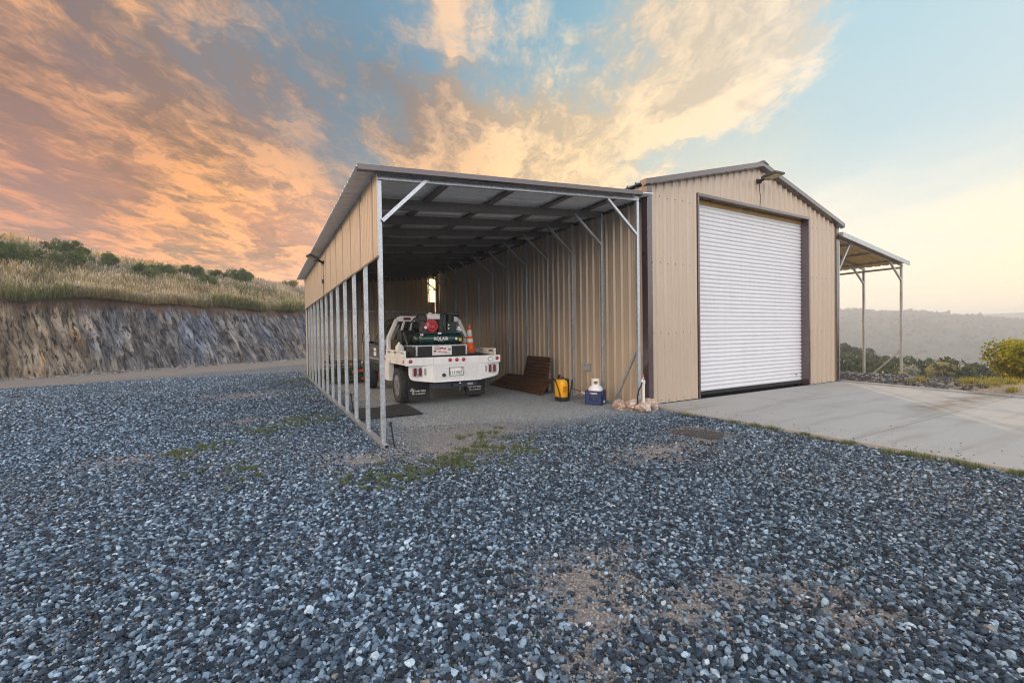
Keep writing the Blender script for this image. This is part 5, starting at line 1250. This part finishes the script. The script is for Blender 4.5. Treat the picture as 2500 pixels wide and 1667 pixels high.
for X_ in (2.745, 3.06): mb.cyl((X_, 10.25, 1.38), (X_+.014, 10.25, 1.38), .225, .225, 32)
mb.build('flange', 'black_metal', hs_)
mb = MB(); mb.beam((2.75, 10.10, .988), (2.75, 10.25, 1.36), .03, .03); mb.beam((2.75, 10.40, .988), (2.75, 10.25, 1.36), .03, .03); mb.beam((3.09, 10.10, .988), (3.09, 10.25, 1.36), .03, .03); mb.beam((3.09, 10.40, .988), (3.09, 10.25, 1.36), .03, .03); mb.build('stand', 'black_metal', hs_)
mb = MB(); mb.tube([(2.90, 10.05, 1.5), (2.92, 9.95, 1.72), (3.0, 9.9, 1.82), (3.12, 9.88, 1.84), (3.16, 9.86, 1.74), (3.17, 9.85, 1.62)], .016); mb.build('hose', 'rubber', hs_)
jg = thing('plastic_jug', 'white plastic jug standing on the truck bed beside the hose reel', 'jug', (2.68, 9.95, .985))
mb = MB(); mb.prism([(2.59, .988), (2.75, .988), (2.76, 1.18), (2.70, 1.25), (2.64, 1.27), (2.585, 1.2)], 'y', 9.88, 10.02); jb = mb.build('jug_body', 'white_plain', jg, bevel=.02)
mb = MB(); mb.cyl((2.655, 9.95, 1.262), (2.655, 9.95, 1.30), .025, .025, 14); mb.build('cap', 'white_plain', jg)
mb = MB(); mb.box(2.62, 2.69, 9.874, 9.8795, 1.06, 1.11); mb.build('jug_label', 'hitch_blue', jb)
hd = thing('folded_trolley', 'folded dark metal trolley leaning by the jug on the truck bed', 'trolley', (2.80, 9.75, .985))
mb = MB(); mb.tube([(2.80, 9.70, .99), (2.78, 9.75, 1.25), (2.72, 9.82, 1.52), (2.75, 9.84, 1.54), (2.80, 9.78, 1.28), (2.86, 9.72, .99)], .012); mb.build('handle', 'engine_grey', hd)
mb = MB(); mb.cyl((2.77, 9.69, 1.05), (2.81, 9.69, 1.05), .05, .05, 16); mb.build('small_wheel', 'black_metal', hd)
ah = MB(); ah.tube([(2.62, 8.98, 1.0), (2.9, 8.93, 1.0), (3.4, 8.96, 1.0), (3.9, 8.95, 1.0), (4.2, 9.02, 1.0), (4.42, 9.2, 1.0), (4.45, 9.5, 1.0), (4.42, 9.9, 1.0)], .013)
tag(ah.build('air_hose', 'rubber', loc=(3.5, 9.0, .99)), 'black hose lying along the tail end of the truck bed', 'hose')
cn = thing('traffic_cone', 'orange traffic cone with two white bands on the truck bed', 'cone', (4.245, 9.58, .986))
def cone_r(z_): return .135-.105*z_/.70
mb = MB(); mb.prism(rrect(4.245, 9.58, .30, .30, .04), 'z', .988, 1.015); mb.build('cone_base', 'rubber', cn)
zz_ = [(.028, .27, 'cone_orange'), (.27, .37, 'cone_white'), (.37, .42, 'cone_orange'), (.42, .575, 'cone_white'), (.575, .70, 'cone_orange')]
for a, b_, mm in zz_:
    mb = MB(); mb.lathe((4.245, 9.58, .988), [(cone_r(a)-.004, a), (cone_r(a), a+.001), (cone_r(b_), b_-.001), (cone_r(b_)-.004, b_)], (0, 0, 1), 24); mb.build('cone_body' if mm == 'cone_orange' else 'reflective_band', mm, cn)
# ================================================================ smaller things
mat('sprayer_yellow', (.85, .42, .004), .38, var=.08, coat=.15)
mat('tank_white', (.80, .80, .80), .35, var=.04, dirt=(.5, .47, .42), da=.25)
mat('crate_blue', (.010, .032, .135), .45, var=.15, dirt=(.05, .06, .10), da=.4)
mat('rust', (.072, .030, .014), .85, var=.4, vs=9, bump=.3, dirt=(.12, .042, .014), da=.8)
mat('brick_red', (.40, .14, .10), .9, var=.3, bump=.5)
mat('plate_rust', (.040, .032, .032), .8, var=.3, vs=10, dirt=(.09, .05, .035), da=.6)
mat('pvc', (.78, .78, .77), .4, var=.04)
mat('box_grey', (.34, .40, .46), .5, var=.06)
mat('orange_paint', (.60, .075, .015), .45, var=.2)
mat('tarp_green', (.018, .055, .012), .7, var=.3, vs=4)
mat('mat_black', (.014, .016, .018), .8, var=.3, vs=4, bump=.4, dirt=(.09, .10, .11), da=.45)
m, t, b = newmat('quartz'); co_ = objco(t)
c = t.ramp(t.noise(co_, 9, 7, .7), [(.3, (.22, .12, .08)), (.45, (.42, .30, .23)), (.6, (.62, .52, .46)), (.75, (.72, .68, .66))])
t.put(b.inputs['Base Color'], c); b.inputs['Roughness'].default_value = .7; t.put(b.inputs['Normal'], t.bump(t.noise(co_, 14, 6, .7), .9, .03))

# rusty corrugated sheets leaning on the garage wall
def sheet(y0, y1, xb, xt, zt_, label, off=0.0):
    r_ = thing('corrugated_sheet', label, 'metal sheet', ((xb+xt)/2, (y0+y1)/2, -.03), 'rusty sheets leaning on the wall')
    a = Vector((xb-off, 0, -.03)); d = Vector((xt-off, 0, zt_))-a; L = d.length; d.normalize(); nn = Vector((-d.z, 0, d.x)); pf = []
    q = 0.0
    while q <= L: pf.append((q, .015*math.sin(q/.088*2*PI))); q += .0095
    mb = MB(); sk_ = .25*(L)
    vs = []
    for t_, h in pf:
        o_ = a+d*t_+nn*h; f_ = t_/L
        vs += [(o_.x, y0+.03*f_, o_.z), (o_.x, y1-.45*f_*(1 if y1 > 10.5 else .35), o_.z)]
    mb.add(vs, [(2*i, 2*i+1, 2*i+3, 2*i+2) for i in range(len(pf)-1)])
    o = mb.build('sheet', 'rust', r_, recalc=False); sd_ = o.modifiers.new('thick', 'SOLIDIFY'); sd_.thickness = .003
sheet(9.05, 10.35, 6.08, 6.20, .86, 'taller rusty corrugated sheet standing at the back of the stack', -.03)
sheet(8.75, 11.55, 5.72, 6.12, .33, 'long low rusty corrugated sheet leaning at the front of the stack')

sp = thing('backpack_sprayer', 'yellow backpack sprayer with black base and hose standing on the gravel', 'sprayer', (5.66, 7.85, -.03))
mb = MB(); pr_ = rrect(5.66, 7.85, .20, .30, .07)
rows = [(.08, .96), (.10, 1.0), (.36, 1.0), (.42, .93), (.455, .74), (.47, .60)]; vs = []
for z_, k in rows: vs += [(5.66+(px_-5.66)*k, 7.85+(py_-7.85)*k, z_-.03) for px_, py_ in pr_]
n_ = len(pr_); mb.add(vs, [(j*n_+i, j*n_+(i+1) % n_, (j+1)*n_+(i+1) % n_, (j+1)*n_+i) for j in range(len(rows)-1) for i in range(n_)]+[tuple(range(n_)), tuple(range((len(rows)-1)*n_, len(rows)*n_))], True)
tb_ = mb.build('tank', 'sprayer_yellow', sp)
mb = MB(); mb.prism([(5.66+(a-5.66)*1.04, 7.85+(b_-7.85)*1.04) for a, b_ in pr_], 'z', -.03, .052); mb.box(5.70, 5.80, 7.74, 7.98, -.03, .45); mb.build('base', 'rubber', sp, bevel=.006)
mb = MB(); mb.cyl((5.66, 7.85, .438), (5.66, 7.85, .49), .075, .07, 20); mb.build('cap', 'black_metal', sp)
mb = MB(); mb.tube([(5.60, 8.0, .40), (5.56, 7.98, .44), (5.555, 7.90, .38), (5.545, 7.80, .24), (5.545, 7.74, .10), (5.53, 7.72, -.02)], .012); mb.build('hose', 'rubber', sp)
mb = MB(); mb.beam((5.68, 8.02, .40), (5.66, 7.92, .52), .025, .03); mb.cyl((5.67, 7.96, .50), (5.64, 7.84, .53), .018, .02, 10); mb.build('pump_handle', 'black_metal', sp)
mb = MB(); mb.tube([(5.74, 7.68, -.02), (5.78, 7.62, .38)], .016); mb.cyl((5.78, 7.62, .36), (5.785, 7.615, .44), .026, .022, 10); mb.tube([(5.78, 7.62, .26), (5.82, 7.5, .22), (5.85, 7.38, .19)], .009); mb.build('lance', 'black_metal', sp)
mb = MB(); mb.tube([(5.85, 7.38, .19), (5.87, 7.28, .165)], .012); mb.build('lance_tip', 'pvc', sp)
for i in range(5):
    mb = MB(); mb.box(5.6+.0, 5.70, 7.6962, 7.6985, .26-.022*i, .272-.022*i if i else .285)
    mb.build('tank_print', 'orange_paint', tb_)

cr = thing('milk_crate', 'blue plastic crate holding a white propane cylinder', 'crate', (5.98, 7.08, -.03), rz=0.0)
def rot2(px_, py_, a=math.radians(33)): 
    return (5.98+px_*math.cos(a)-py_*math.sin(a), 7.08+px_*math.sin(a)+py_*math.cos(a))
hw = .172; zb, zt_ = -.025, .255
mb = MB(); cs = [rot2(-hw, -hw), rot2(hw, -hw), rot2(hw, hw), rot2(-hw, hw)]
for i in range(4):
    a, b_ = Vector(cs[i]+(0,)), Vector(cs[(i+1) % 4]+(0,)); d = (b_-a).normalized(); nn = Vector((d.y, -d.x, 0)); L = (b_-a).length
    def slab(u0, u1, z0, z1, th=.012, o=0.0):
        q = [a+d*u0+nn*o, a+d*u1+nn*o, a+d*u1-nn*th, a+d*u0-nn*th]
        mb.add([(p.x, p.y, z0) for p in q]+[(p.x, p.y, z1) for p in q], [(3, 2, 1, 0), (4, 5, 6, 7), (0, 1, 5, 4), (1, 2, 6, 5), (2, 3, 7, 6), (3, 0, 4, 7)])
    slab(0, L, zb, zb+.075); slab(0, L, zt_-.035, zt_); slab(0, .085, zb+.075, zt_-.035); slab(L-.085, L, zb+.075, zt_-.035); slab(.12, L-.12, zt_-.078, zt_-.068)
    # lattice
    gx0, gx1, gz0, gz1 = .085, L-.085, zb+.075, zt_-.068
    for k in range(-3, 7):
        for s_ in (1, -1):
            u0 = gx0+(gx1-gx0)*k/5; h_ = gz1-gz0; p0 = [u0, gz0]; p1 = [u0+h_, gz1]
            if s_ < 0: p0, p1 = [u0, gz1], [u0+h_, gz0]
            def clip(p0, p1):
                (xa, za), (xb_, zb_) = p0, p1; m_ = (zb_-za)/(xb_-xa)
                if xa < gx0: za += m_*(gx0-xa); xa = gx0
                if xb_ > gx1: zb_ -= m_*(xb_-gx1); xb_ = gx1
                return (xa, za, xb_, zb_) if xb_-xa > .01 else None
            r_ = clip(p0, p1)
            if r_: mb.beam(a+d*r_[0]-nn*.006+Vector((0, 0, r_[1])), a+d*r_[2]-nn*.006+Vector((0, 0, r_[3])), .010, .012, nn)
q4 = [rot2(-hw+.012, -hw+.012), rot2(hw-.012, -hw+.012), rot2(hw-.012, hw-.012), rot2(-hw+.012, hw-.012)]
mb.prism(q4, 'z', zb, zb+.012); mb.build('crate_body', 'crate_blue', cr)
mb = MB(); a_ = math.radians(33); d0 = Vector((math.cos(a_), math.sin(a_), 0)); n0 = Vector((math.sin(a_), -math.cos(a_), 0)); q = Vector(rot2(-.02, -hw)+(0,))+n0*.002
mb.beam(q+d0*.0+Vector((0, 0, .02)), q+d0*.10+Vector((0, 0, .02)), .004, .05); mb.build('crate_label', 'white_plain', cr)
pt = thing('propane_cylinder', 'white propane cylinder sitting in the blue crate', 'gas cylinder', (5.98, 7.08, -.01))
mb = MB(); mb.lathe((5.98, 7.08, -.01), [(.10, 0), (.10, .02), (.13, .03), (.15, .07), (.15, .27), (.143, .31), (.118, .345), (.07, .368), (.03, .374), (.0, .375)], (0, 0, 1), 32); mb.build('cylinder_body', 'tank_white', pt)
mb = MB(); R_c = .085
for k in range(26):
    th0, th1 = 2*PI*k/30, 2*PI*(k+1)/30
    def seg(z0, z1):
        vs = []
        for th in (th0, th1):
            for r_ in (R_c, R_c-.006): vs += [(5.98+math.cos(th+1.9)*r_, 7.08+math.sin(th+1.9)*r_, z0), (5.98+math.cos(th+1.9)*r_, 7.08+math.sin(th+1.9)*r_, z1)]
        mb.add(vs, [(0, 1, 5, 4), (2, 6, 7, 3), (1, 3, 7, 5), (0, 4, 6, 2), (0, 2, 3, 1), (4, 5, 7, 6)])
    if k % 13 in (0, 1, 6, 7): seg(.335, .50 if k < 14 else .485)
    else: seg(.335, .385); seg(.445, .50 if k < 14 else .485)
mb.build('collar', 'tank_white', pt)
mb = MB(); mb.cyl((5.98, 7.08, .36), (5.98, 7.08, .42), .018); mb.cyl((5.98, 7.08, .41), (5.93, 7.03, .41), .016); mb.build('valve', 'gold_seal', pt)
mb = MB(); mb.cyl((5.98, 7.08, .42), (5.98, 7.08, .445), .03, .03, 12); mb.build('valve_knob', 'engine_red', pt)

ob_ = thing('outlet_box', 'grey weatherproof outlet box fixed to the tan wall', 'outlet', (6.55, 8.03, .66))
mb = MB(); mb.box(6.47, 6.575, 7.955, 8.10, .575, .70); mb.build('box_body', 'box_grey', ob_, bevel=.012)
mb = MB(); mb.box(6.462, 6.572, 7.948, 8.107, .702, .745); mb.build('box_lid', 'box_grey', ob_, bevel=.012)
sp2 = thing('standpipe', 'white water standpipe with a black hose beside the garage corner', 'standpipe', (6.26, 6.02, -.04))
mb = MB(); mb.cyl((6.26, 6.02, -.05), (6.26, 6.02, .50), .026, .026, 16); mb.cyl((6.26, 6.02, .46), (6.26, 6.02, .53), .034, .034, 16); mb.build('pipe', 'pvc', sp2)
mb = MB(); mb.cyl((6.26, 6.02, .53), (6.26, 6.02, .60), .016); mb.cyl((6.26, 6.02, .565), (6.19, 5.98, .55), .017); mb.cyl((6.19, 5.98, .555), (6.175, 5.975, .50), .018); mb.build('spigot', 'alloy', sp2)
mb = MB(); mb.cyl((6.26, 6.02, .60), (6.26, 6.02, .625), .006); mb.beam((6.225, 6.0, .632), (6.295, 6.04, .632), .016, .014); mb.build('spigot_handle', 'brick_red', sp2)
mb = MB(); mb.tube([(6.175, 5.975, .50), (6.15, 5.97, .44), (6.10, 5.99, .34), (6.085, 6.0, .22), (6.10, 6.02, .08), (6.13, 6.05, -.03)], .014); mb.build('hose', 'rubber', sp2)

def rock(name, c, r_, label, seed, grp='pale rocks at the garage corner', material='quartz'):
    bm = bmesh.new(); bmesh.ops.create_icosphere(bm, subdivisions=4, radius=1)
    for v in bm.verts:
        p = v.co.copy(); n_ = mnoise.noise(p*1.1+Vector((seed*5.1, 3, 1)))*.5+mnoise.noise(p*2.6+Vector((seed, 9, 4)))*.28+mnoise.noise(p*6+Vector((seed, 2, 7)))*.10
        v.co = Vector((p.x*r_[0], p.y*r_[1], p.z*r_[2]))*(1+n_)
    me = bpy.data.meshes.new(name); bm.to_mesh(me); bm.free(); me.materials.append(MATS[material])
    o = bpy.data.objects.new(name, me); link(o); o.location = c; o.rotation_euler = (0, 0, seed*1.3); return tag(o, label, 'rock', grp)
rock('rock', (5.93, 6.30, .035), (.18, .12, .105), 'leftmost pale rock of the row at the foot of the wall', 1)
rock('rock', (6.06, 6.12, .04), (.14, .115, .115), 'middle pinkish rock in front of the standpipe', 2)
rock('rock', (6.12, 5.90, .03), (.15, .12, .10), 'brown veined rock in the row, right of the middle', 3)
rock('rock', (6.40, 5.98, .045), (.15, .11, .125), 'rightmost pale rock touching the pad corner', 4)
br_ = MB(); br_.box(X0-.015, X0+w+.02, YC-.19, YC-.02, -.19, -.108); tag(br_.build('brick', 'brick_red', loc=(X0+.03, YC-.1, -.15), bevel=.01), 'broken red brick under the open end of the carport rail', 'brick')
for i, (x_, y_, h_, lb) in enumerate(((1.52, 5.99, .40, 'black steel stake leaning by the front carport post'), (1.55, 9.35, .42, 'black steel stake inside the row of carport posts'))):
    mb = MB(); z_ = gz(x_, y_)-.05; mb.cyl((x_, y_, z_), (x_-.05, y_+.02, z_+h_), .011, .011, 8); mb.cyl((x_-.052, y_+.02, z_+h_-.05), (x_-.05, y_+.02, z_+h_+.01), .018, .018, 8)
    tag(mb.build('steel_stake', 'black_metal', loc=(x_, y_, z_)), lb, 'stake')
mb = MB(); mb.prism([(5.08, 4.37), (5.51, 4.63), (5.72, 3.95), (5.26, 3.71)], 'z', -.10, gz(5.4, 4.2)+.014)
tag(mb.build('steel_plate', 'plate_rust', loc=(5.4, 4.2, -.04), bevel=.006), 'dark rusty plate lying flush in the gravel near the pad', 'plate')
mb = MB(); N1, N2 = 26, 18; vs = []
for j in range(N2+1):
    for i in range(N1+1):
        u_, v_ = i/N1, j/N2; x_ = 1.50+1.12*u_+.05*v_*(1-u_); y_ = 8.25+1.28*v_-.10*u_
        vs.append((x_, y_, gz(x_, y_)+.028+.012*math.sin(x_*7+y_*3)))
mb.add(vs, [(j*(N1+1)+i, j*(N1+1)+i+1, (j+1)*(N1+1)+i+1, (j+1)*(N1+1)+i) for j in range(N2) for i in range(N1)], True)
rm_ = mb.build('rubber_mat', 'mat_black', loc=(2.0, 8.9, -.06)); s_ = rm_.modifiers.new('thick', 'SOLIDIFY'); s_.thickness = .015
tag(rm_, 'black rubber mat on the gravel behind the carport posts', 'mat')
# black corrugated drain pipe in the bank
dp = MB(); a, b_ = Vector((14.35, 2.75, .02)), Vector((15.0, 2.62, .10)); d = (b_-a).normalized(); prf = []
for k in range(28): prf += [(.068, k*.024), (.078, k*.024+.006), (.078, k*.024+.014), (.068, k*.024+.02)]
prf = [(.058, .004)]+prf; dp.lathe(a, prf, d, 20); tag(dp.build('drain_pipe', 'rubber', loc=tuple(a)), 'black corrugated drain pipe end lying in the dirt beside the pad', 'pipe')
# implement at the back of the carport
im = thing('utility_trailer', 'black railed utility trailer with orange arms at the back of the carport', 'trailer', (2.4, 15.6, -.09))
mb = MB()
for y_ in (15.1, 16.3):
    for z_ in (.20, .42, .60): mb.tube([(1.75, y_, z_), (2.95, y_, z_)], .018, 6)
    for X_ in (1.75, 2.15, 2.55, 2.95): mb.tube([(X_, y_, .05), (X_, y_, .62)], .016, 6)
for X_ in (1.75, 2.95):
    for z_ in (.20, .60): mb.tube([(X_, 15.1, z_), (X_, 16.3, z_)], .018, 6)
mb.tube([(1.78, 15.1, .6), (1.78, 15.1, .86)], .02, 6); mb.build('rails', 'black_metal', im)
mb = MB(); mb.box(1.70, 3.0, 15.05, 16.35, .04, .12); mb.build('trailer_deck', 'tarp_green', im, bevel=.02)
mb = MB(); mb.beam((2.45, 15.02, .30), (3.35, 14.9, .42), .06, .07); mb.beam((2.75, 15.0, .06), (3.3, 14.9, .12), .06, .07); mb.beam((3.30, 14.92, .10), (3.32, 14.9, .42), .05, .06); mb.build('orange_arm', 'orange_paint', im)
mb = MB(); mb.tube([(3.05, 15.0, .30), (3.05, 15.0, .85)], .025, 8); mb.tube([(3.2, 15.0, .4), (3.22, 15.0, .92)], .025, 8); mb.box(2.98, 3.22, 14.95, 15.1, .62, .74); mb.build('jack', 'black_metal', im)
for y_ in (15.7,):
    for X_ in (1.62, 3.06):
        mb = MB(); mb.lathe((X_-.07, y_, .14), [(.10, 0), (.20, .01), (.23, .04), (.23, .10), (.20, .13), (.10, .14)], (1, 0, 0), 24); mb.build('wheel', 'tyre', im)
GB = [(random.uniform(1.7, 4.2), random.uniform(16.8, 18.2), random.uniform(.6, 1.2)) for _ in range(60)]
tufts('carport_grass', GB, 9000, .18, (.15, .42), (.006, .014), (.02, .06, .012), (.06, .13, .025), 'green grass growing along the back wall of the carport', 'grass', 14, .4)

# ================================================================ haze in the valley air
m = bpy.data.materials.new('haze'); m.use_nodes = True; nt = m.node_tree
for nd in list(nt.nodes):
    if nd.type == 'BSDF_PRINCIPLED': nt.nodes.remove(nd)
pv_ = nt.nodes.new('ShaderNodeVolumePrincipled'); pv_.inputs['Color'].default_value = (.80, .88, 1.0, 1); pv_.inputs['Density'].default_value = .0017; pv_.inputs['Anisotropy'].default_value = .1
nt.links.new(pv_.outputs[0], nt.nodes['Material Output'].inputs['Volume']); MATS['haze'] = m
mb = MB(); mb.box(-1300, 1300, -1300, 1300, -60, 33); hz_ = mb.build('haze', 'haze', loc=(0, 0, 0)); tag(hz_, 'pale evening haze filling the valley', 'haze', kind='stuff')
